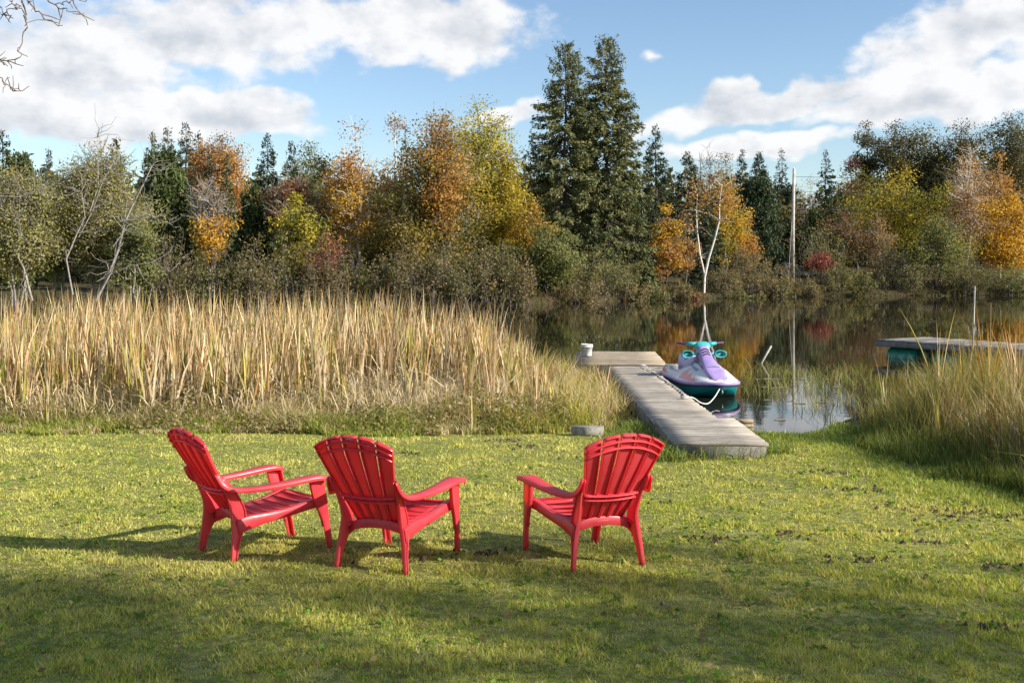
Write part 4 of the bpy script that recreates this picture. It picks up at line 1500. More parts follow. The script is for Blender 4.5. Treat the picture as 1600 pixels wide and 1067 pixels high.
    me.materials.append(mat_noise('lily_pad_leaf', (.16, .15, .06), (.30, .27, .15), 3, .4, .5, .2))
    k = 0
    while k < 70:
        x, y = rng.uniform(3.9, 10.5), rng.uniform(16.2, 25)
        if x < 4.6 and 18 < y < 22:
            continue
        if vnoise(np.array([x]), np.array([y]), 1.3, 91)[0] < .48:
            continue
        o = link('lily_pad', me)
        s = rng.uniform(.05, .105)
        o.scale = (s, s, .05)
        o.location = (x, y, .004)
        o.rotation_euler = (0, 0, rng.uniform(0, 6.28))
        tag(o, 'small lily pad floating among the water grass right of the dock', 'lily pad', 'floating lily pads')
        k += 1


build_marsh()


# ------------------------------------------------------------------ docks
def board(me, name, parent, loc, rz=0.0, tilt=(0, 0)):
    o = link(name, me, parent, loc)
    o.rotation_euler = (tilt[0], tilt[1], rz)
    return o


def plank_mesh(w, d, t, mat, seed):
    """one board: length w along x, depth d along y, slightly warped with chamfered edges"""
    rr = np.random.default_rng(seed)
    mb = MB()
    xs = np.linspace(-w / 2, w / 2, 5)
    P = np.stack([xs, rr.normal(size=5) * .002, rr.normal(size=5) * .0025], 1)
    bar(mb, P, (0, d / 2, 0), (0, 0, t / 2), bev=.3)
    me = mb.mesh('plank', False, False)
    me.materials.append(mat)
    return me


def deck(root, x0, x1, y0, y1, z, rows, mat, seed, skew=0.0):
    rr = np.random.default_rng(seed)
    d = (y1 - y0) / rows
    variants = [plank_mesh(x1 - x0, d - .020, .034, mat, seed * 10 + k) for k in range(4)]
    for i in range(rows):
        o = board(variants[rr.integers(4)], 'plank', root, ((x0 + x1) / 2 + rr.normal() * .008, y0 + d * (i + .5), z - .017 + rr.normal() * .003), rr.normal() * .003, (rr.normal() * .012, rr.normal() * .004))


def build_dock():
    # near section lying on the lawn
    root = thing('dock_ramp', 'low grey plank platform on the grass at the shore end of the dock', 'dock', (2.47, 13.0, 0))
    deck(root, -.55, .55, -1.0, 1.0, .36, 14, M_PLANK, 1)
    for nm, b in (('front_beam', (-.53, .53, -.985, -.945, .06, .32)), ('side_beam', (-.53, -.488, -.94, .98, .06, .32)), ('side_beam', (.488, .53, -.94, .98, .06, .32)), ('rear_beam', (-.485, .485, .94, .98, .0, .32))):
        mb = MB()
        box(mb, *b)
        mb.build(nm, M_BEAM, root, colours=False)
    root.rotation_euler = (0, 0, math.radians(-1.0))
    # long section over the water
    root = thing('dock_walkway', 'long narrow grey plank walkway running out over the water', 'dock', (2.455, 18.2, 0), math.radians(-.3))
    deck(root, -.475, .475, -4.12, 4.05, .29, 58, M_PLANK, 2)
    for s in (-1, 1):
        mb = MB()
        box(mb, s * .44 - .02, s * .44 + .02, -4.1, 4.03, .03, .252)
        mb.build('side_beam', M_BEAM, root, colours=False)
    for y in (-2.2, 0.4, 3.0):
        for s in (-1, 1):
            mb = MB()
            box(mb, s * .37 - .045, s * .37 + .045, y - .045, y + .045, -.9, .245)
            mb.build('post', M_BEAM, root, colours=False)
    # end platform
    root = thing('dock_platform', 'wide tan plank platform at the outer end of the dock', 'dock', (2.5, 24.15, 0), math.radians(-3.5))
    deck(root, -1.0, 1.0, -1.78, 1.78, .315, 12, M_PLANK2, 3)
    for nm, b in (('front_beam', (-.98, .98, -1.76, -1.72, .07, .276)), ('rear_beam', (-.98, .98, 1.72, 1.76, .07, .276)), ('side_beam', (-.98, -.94, -1.715, 1.715, .07, .276)), ('side_beam', (.94, .98, -1.715, 1.715, .07, .276))):
        mb = MB()
        box(mb, *b)
        mb.build(nm, M_BEAM, root, colours=False)
    for x in (-.85, .85):
        for y in (-1.6, 1.6):
            mb = MB()
            box(mb, x - .05, x + .05, y - .05, y + .05, -.95, .27)
            mb.build('post', M_BEAM, root, colours=False)


build_dock()


def build_floating_dock():
    d = np.array([.52, -.854])
    ang = math.atan2(d[1], d[0])
    root = thing('floating_dock', 'grey floating dock on green barrels behind the right marsh grass', 'dock', (9.95, 28.0, -.09), ang)
    # local x runs along the dock, local y to the far side
    L, W = 7.2, 2.0
    rows = 44
    variants = [plank_mesh(W, L / rows - .01, .034, M_BEAM, 400 + k) for k in range(3)]
    rr = np.random.default_rng(4)
    for i in range(rows):
        board(variants[rr.integers(3)], 'plank', root, ((i + .5) * L / rows, W / 2, .545 + rr.normal() * .003), math.pi / 2)
    for nm, b in (('front_beam', (0, L, -.03, .01, .385, .525)), ('rear_beam', (0, L, W - .01, W + .03, .385, .525)), ('end_beam', (-.04, -.002, 0, W, .385, .525)), ('end_beam', (L + .002, L + .04, 0, W, .385, .525))):
        mb = MB()
        box(mb, *b)
        mb.build(nm, M_BEAM, root, colours=False)
    green = mat_noise('green_barrel_plastic', (.006, .16, .10), (.012, .25, .16), 4, .35, .5, .05)
    prof = [(0, 0), (.24, 0), (.285, .02), (.295, .08), (.285, .10), (.285, .28), (.30, .30), (.30, .33), (.285, .35), (.285, .55), (.30, .57), (.30, .60), (.285, .62), (.285, .8), (.295, .82), (.285, .88), (.24, .9), (0, .9)]
    me = None
    for k, (x, y) in enumerate([(.35, .06), (1.75, .06), (3.15, .06), (4.55, .06), (5.95, .06), (.35, 1.1), (1.75, 1.1), (3.15, 1.1), (4.55, 1.1), (5.95, 1.1)]):
        if me is None:
            mb = MB()
            lathe(mb, prof, 22)
            me = mb.mesh('barrel', True, False)
            me.materials.append(green)
        o = link('barrel', me, root, (x - .1, y + .32, .10))
        o.rotation_euler = (0, math.pi / 2, 0)
    p = MB()
    P = at(1520, 545, 25.4)
    tubes(p, np.array([[(0, 0, -2.0), (0.0, 0, 0), (.05, 0, 1.55)]]), np.array([[.022, .022, .020]]), 10, cap=True)
    o = p.build('mooring_post', mat_noise('galvanised_pipe', (.20, .195, .18), (.32, .31, .29), 12, .45, .5, .1), colours=False, smooth=True, loc=tuple(P))
    tag(o, 'pale upright pipe post rising beside the floating dock', 'post')
    p = MB()
    tubes(p, np.array([[(-.05, 0, -.4), (0.0, 0, 0), (.26, .05, .42)]]), np.array([[.026, .026, .024]]), 10, cap=True)
    a = at(1190, 566, 26.0)
    o = p.build('leaning_stake', mat_noise('pale_weathered_pipe', (.26, .25, .21), (.44, .41, .36), 10, .6, .3, .1), colours=False, smooth=True, loc=(a[0], a[1], 0.02))
    tag(o, 'short pale stake leaning out of the water right of the watercraft', 'stake')


build_floating_dock()


def build_small_things():
    conc = mat_noise('weathered_concrete', (.17, .16, .14), (.34, .32, .28), 9, .9, .2, .5)
    # concrete block left of the dock
    Y = 14.45
    X = (918 - 800) / 1600 * Y
    mb = MB()
    box(mb, -.215, .215, -.09, .09, -.05, .125, .004)
    o = mb.build('concrete_block', conc, colours=False, loc=(X, Y, g1(X, Y) + .01))
    o.rotation_euler = (0, 0, -.32)
    tag(o, 'low grey concrete block in the grass left of the dock', 'block')
    # brick-like block in the shallows
    Y = 15.3
    X = (1163 - 800) / 1600 * Y
    root = thing('brick_block', 'short tan block of three stacked bricks at the water beside the dock', 'block', (X, Y, .0), .05)
    for k in range(3):
        mb = MB()
        box(mb, -.125 + k * .004, .125 - k * .003, -.06, .06, -.03 + k * .062, .028 + k * .062, .006)
        mb.build('brick', mat_noise('tan_brick', (.24, .18, .12), (.40, .32, .23), 14, .9, .2, .5) if k == 0 else bpy.data.materials['tan_brick'], root, colours=False)
    # bucket
    a = at(917, 555, 24.3)
    root = thing('bucket', 'white plastic bucket standing on the end platform of the dock', 'bucket', (a[0], 24.3, .337))
    white = mat_noise('white_bucket_plastic', (.66, .64, .60), (.78, .77, .74), 6, .4, .5, .02)
    mb = MB()
    lathe(mb, [(0, 0), (.105, 0), (.112, .01), (.130, .215), (.143, .215), (.143, .228), (.132, .23), (.132, .262), (.142, .262), (.142, .278), (.130, .278), (.126, .262), (.106, .02), (0, .018)], 28)
    mb.build('pail', white, root, smooth=False, colours=False)
    mb = MB()
    t = np.linspace(0, math.pi, 12)
    P = np.stack([np.cos(t) * .147, -.10 * np.sin(t) - .06 * np.sin(t), .245 - .10 * np.sin(t)], 1)
    tubes(mb, P[None], np.full((1, 12), .004), 5)
    mb.build('handle', mat_noise('wire_steel', (.3, .3, .3), (.45, .45, .45), 20, .4, .5, 0), root, colours=False)
    # utility pole with wires
    Y = SY(1238, 11)
    X = (1238.5 - 800) / 1600 * Y
    gz = g1(X, Y)
    H = CAMZ + (420 - 264) / 1600 * Y - gz
    root = thing('utility_pole', 'tall pale wooden utility pole on the far bank', 'pole', (X, Y, gz))
    wood = mat_noise('pale_pole_wood', (.34, .31, .27), (.52, .48, .42), 3, .85, .2, .3)
    mb = MB()
    tubes(mb, np.array([[(0, 0, -.3), (.03, 0, H * .5), (.14, 0, H)]]), np.array([[.19, .165, .13]]), 12, cap=True)
    mb.build('shaft', wood, root, colours=False, smooth=True)
    steel = bpy.data.materials['wire_steel']
    for x in (.14,):
        mb = MB()
        lathe(mb, [(0, 0), (.05, 0), (.06, .06), (.03, .1), (.045, .15), (0, .17)], 10, (x, 0, H - .005))
        mb.build('insulator', white, root, colours=False, smooth=True)
    mb = MB()
    tubes(mb, np.array([[(.05, 0, H * .72), (-.55, -.4, 0)]]), np.array([[.03, .03]]), 6)
    mb.build('guy_wire', steel, root, colours=False)
    dark = mat_noise('black_cable', (.02, .02, .02), (.05, .05, .05), 10, .6, .3, 0)
    for z, r, nm, lab in ((H * .64, .035, 'power_cable', 'thick dark cable running right from the middle of the pole'), (H * .93, .018, 'power_wire', 'thin upper wire running right from the top of the pole'), (H * .80, .016, 'power_wire', 'thin wire running right between the pole top and the thick cable')):
        t = np.linspace(0, 1, 24)
        P = np.stack([X + .1 + t * 60, Y - 6 * t, gz + z - 3.2 * t * (1 - t) + t * 1.2], 1)
        mb = MB()
        tubes(mb, P[None], np.full((1, 24), r), 5)
        tag(mb.build(nm, dark, colours=False), lab, 'cable')
    # guard rail beside the road on the right bank
    root = thing('guard_rail', 'dark low guard rail along the road behind the right bank', 'guard rail', (*at(1370, 424, 98)[:2], 0))
    x0, y0 = at(1370, 424, 98)[:2]
    rail = mat_noise('grey_steel_rail', (.16, .16, .17), (.28, .28, .29), 5, .5, .5, .1)
    nseg = 6
    for k in range(nseg):
        gx = k * 2.0
        zr = g1(x0 + gx, y0) 
        mb = MB()
        box(mb, gx - .06, gx + .06, -.06, .06, zr - .2, 2.75, .01)
        mb.build('post', rail, root, colours=False)
    mb = MB()
    P = np.stack([np.linspace(-.4, 10.6, 10), np.full(10, -.10), np.full(10, 2.6)], 1)
    bar(mb, P, (0, .035, 0), (0, 0, .15), .5)
    mb.build('rail', rail, root, colours=False)


build_small_things()


def build_road():
    """the grey road climbing away in the gap left of the pole"""
    mb = MB()
    t = np.linspace(0, 1, 20)
    xc = 30 + 13 * t
    yc = 106 + 66 * t
    V = []
    for x, y in zip(xc, yc):
        zz = max(g1(x + o, y) for o in (-3, 0, 3)) + .22
        V += [(x - 3.0, y, zz), (x + 3.0, y, zz)]
    Q = [(2 * i, 2 * i + 1, 2 * i + 3, 2 * i + 2) for i in range(19)]
    mb.add(V, Q=Q)
    tag(mb.build('road', mat_noise('grey_asphalt', (.13, .13, .135), (.19, .19, .195), 2, .9, .2, .3), colours=False), kind='structure')


build_road()


# ------------------------------------------------------------------ shade trees around the lawn
def build_shade_trees():
    """trees standing on the lawn outside the frame: they shade the foreground"""
    def tree(label, x, y, z0, z1, w, n, clumps, seed, pal='yellowgreen', fill=.8):
        rng = np.random.default_rng(seed)
        gz = g1(x, y)
        root = thing('maple_tree', label, 'tree', (x, y, gz))
        mb = MB()
        H = z1 - gz
        P = curvy(np.array([[0, 0, -.1]]), np.array([[0, 0, H * .9]]), 8, .01, rng)
        tubes(mb, P, np.linspace(.20, .03, 8)[None], 8, np.array(GREYBARK))
        u = norm(rng.normal(size=(clumps, 3))) * rng.uniform(size=(clumps, 1)) ** .4
        C = np.stack([u[:, 0] * w / 2, u[:, 1] * w / 2, (z0 + z1) / 2 - gz + u[:, 2] * (z1 - z0) / 2], 1)
        A = np.stack([0 * u[:, 0], 0 * u[:, 0], np.clip(C[:, 2] - np.hypot(C[:, 0], C[:, 1]) * .6, 1.5, H * .85)], 1)
        Pb = curvy(A, C, 5, .05, rng, .04)
        tubes(mb, Pb, np.tile(np.linspace(.05, .012, 5)[None], (clumps, 1)), 5, np.array(GREYBARK))
        mb.build('trunk', M_BARK, root, smooth=True)
        mb = MB()
        src = rng.integers(clumps, size=n)
        L = C[src] + norm(rng.normal(size=(n, 3))) * rng.uniform(size=(n, 1)) ** .5 * rng.uniform(.35, .8, clumps)[src][:, None]
        leaves(mb, L, .075 * rng.uniform(.6, 1.2, n), pick_cols(rng, PAL[pal], n), rng)
        mb.build('crown', M_LEAF, root)
    for k, (tx, ty, h, w, n, lab) in enumerate([(3.8, 5.3, 13.0, 4.6, 5200, 'tall maple outside the right of the frame, nearest the marsh'), (-.4, 4.9, 12.0, 4.2, 4600, 'tall maple behind the camera on the right, shading the bottom of the lawn'), (-4.2, 5.5, 13.5, 4.4, 4600, 'tall maple beyond the other shade trees, shading the lower left lawn')]):
        t = h / math.tan(SUN_EL)
        tree(lab, tx + .93 * t, ty - .37 * t, h - 2.0, h + 2.4, w, int(n * .95), 30, 201 + k)
    # the bare branches that hang into the top left corner
    rng = np.random.default_rng(8)
    x0, y0 = -5.6, 6.6
    gz = g1(x0, y0)
    root = thing('bare_branch_tree', 'bare tree whose thin twigs hang into the top left corner', 'tree', (x0, y0, gz))
    mb = MB()
    bc = np.array((.20, .16, .13))
    tubes(mb, curvy(np.array([[0, 0, -.1]]), np.array([[.2, 0, 7.0]]), 9, .01, rng), np.linspace(.16, .03, 9)[None], 9, bc)

    def lc(px, py, Y=6.4):
        p = at(px, py, Y)
        return p - np.array([x0, y0, gz])
    paths = [([None, (-160, -60), (20, -40), (35, 2), (40, 30), (37, 60), (27, 80)], .016), ([(20, -40), (50, 12), (75, 32), (98, 40)], .010), ([(50, -30), (85, 8), (110, 18), (132, 22)], .008), ([(85, 8), (110, 4), (136, 0)], .006),
             ([(34, 14), (15, 18), (0, 22), (-40, 16)], .006), ([(-60, 60), (-20, 92), (8, 99), (25, 96), (34, 86)], .008), ([(-20, 80), (0, 97), (12, 104)], .005), ([(-60, 90), (0, 118), (8, 132), (20, 142), (29, 140)], .007), ([(4, 128), (15, 122)], .004), ([(15, 2), (25, 8), (34, 14)], .006), ([(0, 10), (8, 26), (18, 24)], .004)]
    joints = []
    for pts, r in paths:
        P = []
        for p in pts:
            P.append(np.array([.15, 0, 5.0]) if p is None else lc(*p))
        P = np.array(P)
        # smooth the path
        tt = np.linspace(0, len(P) - 1, len(P) * 4)
        P = np.stack([np.interp(tt, np.arange(len(P)), P[:, i]) for i in range(3)], 1)
        P[1:-1] += rng.normal(size=(len(P) - 2, 3)) * .008
        tubes(mb, P[None], np.linspace(r * .62, .0022, len(P))[None], 5, bc)
        joints += list(P[3:])
    for a_, b_ in (((-60, 60), 5.0), ((-60, 90), 4.6), ((50, -30), 5.3), ((-40, 16), 5.2)):
        tubes(mb, curvy(np.array([[.14, 0, b_ - .9]]), lc(*a_)[None], 6, .02, rng), np.linspace(.03, .009, 6)[None], 5, bc)
    J = np.array(joints)
    n = 60
    k = rng.integers(len(J), size=n)
    d = rng.normal(size=(n, 3)) + np.array([.3, 0, -.1])
    tubes(mb, curvy(J[k], J[k] + norm(d) * rng.uniform(.03, .13, (n, 1)), 3, .06, rng), np.tile([[.0035, .003, .002]], (n, 1)), 4, bc * 1.2)
    # the rest of its crown, out of frame
    n = 26
    ang = rng.uniform(2.0, 4.9, n)
    z = rng.uniform(2.6, 6.8, n)
    A = np.stack([.1 + 0 * z, 0 * z, z], 1)
    Bv = A + np.stack([np.cos(ang), np.sin(ang), rng.uniform(.3, .9, n)], 1) * rng.uniform(.8, 2.0, (n, 1))
    tubes(mb, curvy(A, Bv, 6, .05, rng), np.tile(np.linspace(.03, .005, 6)[None], (n, 1)), 5, bc)
    mb.build('trunk', M_BARK, root, smooth=True)


build_shade_trees()


# ------------------------------------------------------------------ red garden chairs
def smooth_path(pts, n):
    """Catmull-Rom through rows of pts (any number of columns)"""
    p = np.asarray(pts, float)
    q = np.concatenate([[2 * p[0] - p[1]], p, [2 * p[-1] - p[-2]]])
    t = np.linspace(0, len(p) - 1 - 1e-6, n)
    k = t.astype(int)
    f = (t - k)[:, None]
    a, b, c, d = q[k], q[k + 1], q[k + 2], q[k + 3]
    return .5 * (2 * b + (c - a) * f + (2 * a - 5 * b + 4 * c - d) * f ** 2 + (3 * b - a - 3 * c + d) * f ** 3)


def chair_meshes():
    """all parts of one moulded chair as (name, mesh); x right, y forward, origin on the ground between the feet"""
    parts = []

    def put(name, mb, smooth=False, mat=None):
        mb.v = [v * np.array([.87, .87, .952]) for v in mb.v]
        me = mb.mesh(name, smooth, False)
        me.materials.append(mat or M_RED)
        parts.append((name, me))

    # --- back: a slightly cupped, fanned panel; (u, s) -> point
    bot, top = np.array([-.272, .315]), np.array([-.742, .955])
    axis = (top - bot)
    Lb = np.linalg.norm(axis)
    ay, az = axis / Lb
    nrm = np.array([0, az, -ay])           # forward-up normal of the back

    def hw(s):
        return np.interp(s, [0, .25, .55, .85, 1], [.178, .212, .270, .330, .345])

    def smax(u):
        return 1.0 - .135 * u ** 2

    def back(u, s, off=0.0):
        u = np.asarray(u, float)
        s = np.asarray(s, float)
        x = u * hw(s)
        o = off + .030 * u ** 2 * (.4 + .6 * s) - .018 * np.sin(math.pi * s) + .02 * (s > .85) * (s - .85) / .15
        return np.stack([x + 0 * s, bot[0] + ay * Lb * s + nrm[1] * o, bot[1] + az * Lb * s + nrm[2] * o], -1)
    edges = np.linspace(-1, 1, 6)
    th = .0055
    for i in range(5):
        g = .025
        u0, u1 = edges[i] + (g if i else 0), edges[i + 1] - (g if i < 4 else 0)
        mb = MB()
        us = np.linspace(u0, u1, 5)
        ts = np.linspace(0, 1, 12)
        F, Bk = [], []
        for t in ts:
            s = t * smax(us)
            F.append(back(us, s, .0))
            Bk.append(back(us, s, -th))
        loops = [np.concatenate([f, b[::-1]]) for f, b in zip(F, Bk)]
        loft(mb, loops)
        # stiffening flanges along both edges and over the top
        for u in (u0 + .012, u1 - .012):
            P = np.array([back(u, t * smax(u), -.0115) for t in ts])
            bar(mb, P, (.0028, 0, 0), nrm * .0075, .3)
        P = back(us, smax(us) - .003, -.014)
        bar(mb, P, (0, ay * .003, az * .003), nrm * .0115, .3)
        put('back_slat', mb)
    for ds, dep in ((.052, .011), (.112, .012)):
        mb = MB()
        us = np.linspace(-.985, .985, 21)
        bar(mb, back(us, smax(us) - ds, -.0175), (0, ay * .0035, az * .0035), nrm * dep, .3)
        put('back_rib', mb)
    for s0 in (.30, .35):
        mb = MB()
        us = np.linspace(-.985, .985, 13)
        bar(mb, back(us, s0 + 0 * us, -.020), (0, ay * .0035, az * .0035), nrm * .0145, .3)
        put('back_rib', mb)
    mb = MB()
    us = np.linspace(-1.0, 1.0, 9)
    P = back(us, .03 + 0 * us, -.020)
    bar(mb, P, (0, ay * .012, az * .012), nrm * .016, .3)
    put('lower_back_rail', mb)
    # sticker on the back of the middle slat
    mb = MB()
    us = np.linspace(-.085, .105, 3)
    P = back(us, .972 + 0 * us, -.0066)
    bar(mb, P, (0, ay * .017, az * .017), nrm * .0006, .1)
    put('sticker', mb, mat=M_STICKER)
    mb = MB()
    P = back(us * .9, .984 + 0 * us, -.0080)
    bar(mb, P, (0, ay * .0055, az * .0055), nrm * .0005, .1)
    put('sticker_print', mb, mat=M_STICKERDARK)

    # --- seat slats
    ys = np.linspace(-.265, .385, 8)
    for i in range(7):
        mb = MB()
        y0, y1 = ys[i] + .0022, ys[i + 1] - .0022
        rows = []
        for y in np.linspace(y0, y1, 3):
            z = np.interp(y, [-.28, -.10, .08, .25, .34, .39], [.325, .332, .350, .385, .405, .390])
            w = np.interp(y, [-.28, .0, .38], [.205, .245, .290])
            xs = np.linspace(-w, w, 7)
            top_ = np.stack([xs, np.full(7, y), z - .022 * (1 - (xs / w) ** 2)], 1)
            rows.append(np.concatenate([top_, (top_ - np.array([0, 0, .012]))[::-1]]))
        loft(mb, rows)
        put('seat_slat', mb)
    mb = MB()
    xs = np.linspace(-.27, .27, 9)
    P = np.stack([xs, np.full(9, .388), .368 - .016 * (1 - (xs / .27) ** 2)], 1)
    bar(mb, P, (0, .006, 0), (0, 0, .026), .5)
    put('front_apron', mb)
    mb = MB()
    xs = np.linspace(-.255, .255, 9)
    xs = xs * .93
    P = np.stack([xs, np.full(9, -.315), .322 - .040 * np.abs(xs / .237) ** 2.5], 1)
    bar(mb, P, (0, .005, 0), (0, 0, .032), .5)
    put('rear_apron', mb)

    for sd in (-1, 1):
        X = np.array([sd, 1, 1.0])
        # rear leg: foot, up past the seat to the back's edge; an L of web and flange
        pth = smooth_path([(.306, -.395, 0, .023), (.288, -.378, .13, .028), (.266, -.350, .25, .050), (.254, -.338, .34, .064), (.254, -.368, .43, .050), (.270, -.430, .53, .032), (.284, -.495, .615, .014)], 18)
        mb = MB()
        P = (pth[:, :3] - np.array([[.018, 0, 0]])) * X
        tn = np.gradient(pth[:, 1:3], axis=0)
        tn = tn / np.linalg.norm(tn, axis=1)[:, None]
        Wd = np.stack([0 * tn[:, 0], tn[:, 1], -tn[:, 0]], 1)          # in the side plane, forward
        bar(mb, P, np.array([.0055, 0, 0]) * X, Wd * pth[:, 3:4], .3)
        for sgn in (-1, 1):
            fl = np.interp(pth[:, 2], [0, .25, .45, .6], [.013, .017, .011, .004])[:, None] * (1 if sgn < 0 else .65)
            ex = np.array([[1.0, 0, 0]])
            Pf = P + Wd * pth[:, 3:4] * sgn * .94 + fl * ex * sd * .9
            bar(mb, Pf, fl * ex, Wd * .0045, .3)
        put('rear_leg', mb)
        # seat rail from the rear leg forward
        rl = smooth_path([(.262, -.350, .255, .050), (.258, -.25, .278, .044), (.262, -.10, .296, .032), (.278, .08, .318, .028), (.300, .24, .352, .030), (.324, .350, .372, .034)], 14)
        mb = MB()
        P = rl[:, :3] * X
        tn = np.gradient(rl[:, 1:3], axis=0)
        tn = tn / np.linalg.norm(tn, axis=1)[:, None]
        Ud = np.stack([0 * tn[:, 0], -tn[:, 1], tn[:, 0]], 1)
        bar(mb, P, np.array([.005, 0, 0]), Ud * rl[:, 3:4], .3)
        Pf = P + Ud * rl[:, 3:4] * .95 - np.array([[.022 * sd, 0, 0]])
        bar(mb, Pf, np.array([.026, 0, 0]), Ud * .0045, .3)
        put('seat_rail', mb)
        # front leg: broad panel under the arm narrowing to the foot
        fr = smooth_path([(.352, .275, .555, .062), (.348, .295, .47, .062), (.343, .325, .38, .056), (.338, .372, .25, .032), (.334, .405, .12, .027), (.330, .430, 0, .022)], 14)
        mb = MB()
        P = (fr[:, :3] + np.stack([np.interp(fr[:, 2], [0, .55], [0, .022]), 0 * fr[:, 2], 0 * fr[:, 2]], 1)) * X
        bar(mb, P, np.array([.006, 0, 0]), np.stack([0 * fr[:, 3], fr[:, 3], 0 * fr[:, 3]], 1), .3)
        Pf = P + np.stack([np.full(14, -.020 * sd), fr[:, 3] * .93, np.zeros(14)], 1)
        bar(mb, Pf, np.array([.024, 0, 0]), (0, .0045, 0), .3)
        Pf = (P + np.stack([np.full(14, -.012 * sd), -fr[:, 3] * .93, np.zeros(14)], 1))[:10]
        bar(mb, Pf, np.array([.014, 0, 0]), (0, .0045, 0), .3)
        put('front_leg', mb)
        # armrest with turned-down lips
        ar = smooth_path([(.258, -.535, .655, .012), (.264, -.485, .580, .024), (.284, -.405, .540, .036), (.315, -.25, .535, .044), (.338, -.04, .548, .052), (.350, .14, .566, .064), (.354, .27, .575, .070), (.354, .335, .566, .066), (.353, .355, .545, .058)], 26)
        mb = MB()
        P = (ar[:, :3] + np.array([[.022, 0, 0]])) * X
        tn = np.gradient(ar[:, :3], axis=0)
        tn = tn / np.linalg.norm(tn, axis=1)[:, None]
        Up = np.stack([0 * tn[:, 0], -tn[:, 2], tn[:, 1]], 1)
        lat = np.stack([tn[:, 1], -tn[:, 0], 0 * tn[:, 0]], 1) * X
        lat = lat / np.linalg.norm(lat, axis=1)[:, None]
        bar(mb, P, lat * ar[:, 3:4], Up * .006, .6)
        for sgn in (-1, 1):
            Pf = P + lat * ar[:, 3:4] * sgn * .93 - Up * .014
            bar(mb, Pf, lat * .0045, Up * .014, .4)
        put('armrest', mb, smooth=False)
    return parts


M_STICKER = mat_noise('pale_sticker_paper', (.50, .49, .47), (.66, .65, .62), 40, .6, .3, 0)
M_STICKERDARK = mat_noise('dark_sticker_print', (.06, .06, .06), (.14, .13, .13), 60, .6, .3, 0)


def build_chairs():
    parts = chair_meshes()
    spots = [((-1.765, 7.26), (math.sin(.86), math.cos(.86)), 'red plastic armchair farthest left, seen from its side', ),
             ((-.785, 6.97), (math.sin(.3891), math.cos(.3891)), 'red plastic armchair in the middle of the three, turned slightly right'),
             ((.500, 7.06), (-math.sin(.3971), math.cos(.3971)), 'red plastic armchair on the right, turned to the left')]
    for (c, f, label) in spots:
        rz = math.atan2(f[1], f[0]) - math.pi / 2
        root = thing('garden_chair', label, 'chair', (c[0], c[1], .77 - .05 * c[1] - .012), rz, 'red garden chairs on the lawn')
        # follow the gentle slope of the lawn
        fx, fy = np.array(f) / np.hypot(*f)
        pitch = math.atan(-.05 * fy)
        roll = -math.atan(.05 * fx)
        root.rotation_euler = (Matrix.Rotation(rz, 3, 'Z') @ Matrix.Rotation(pitch, 3, 'X') @ Matrix.Rotation(roll, 3, 'Y')).to_euler()
        for nm, me in parts:
            link(nm, me, root)


build_chairs()


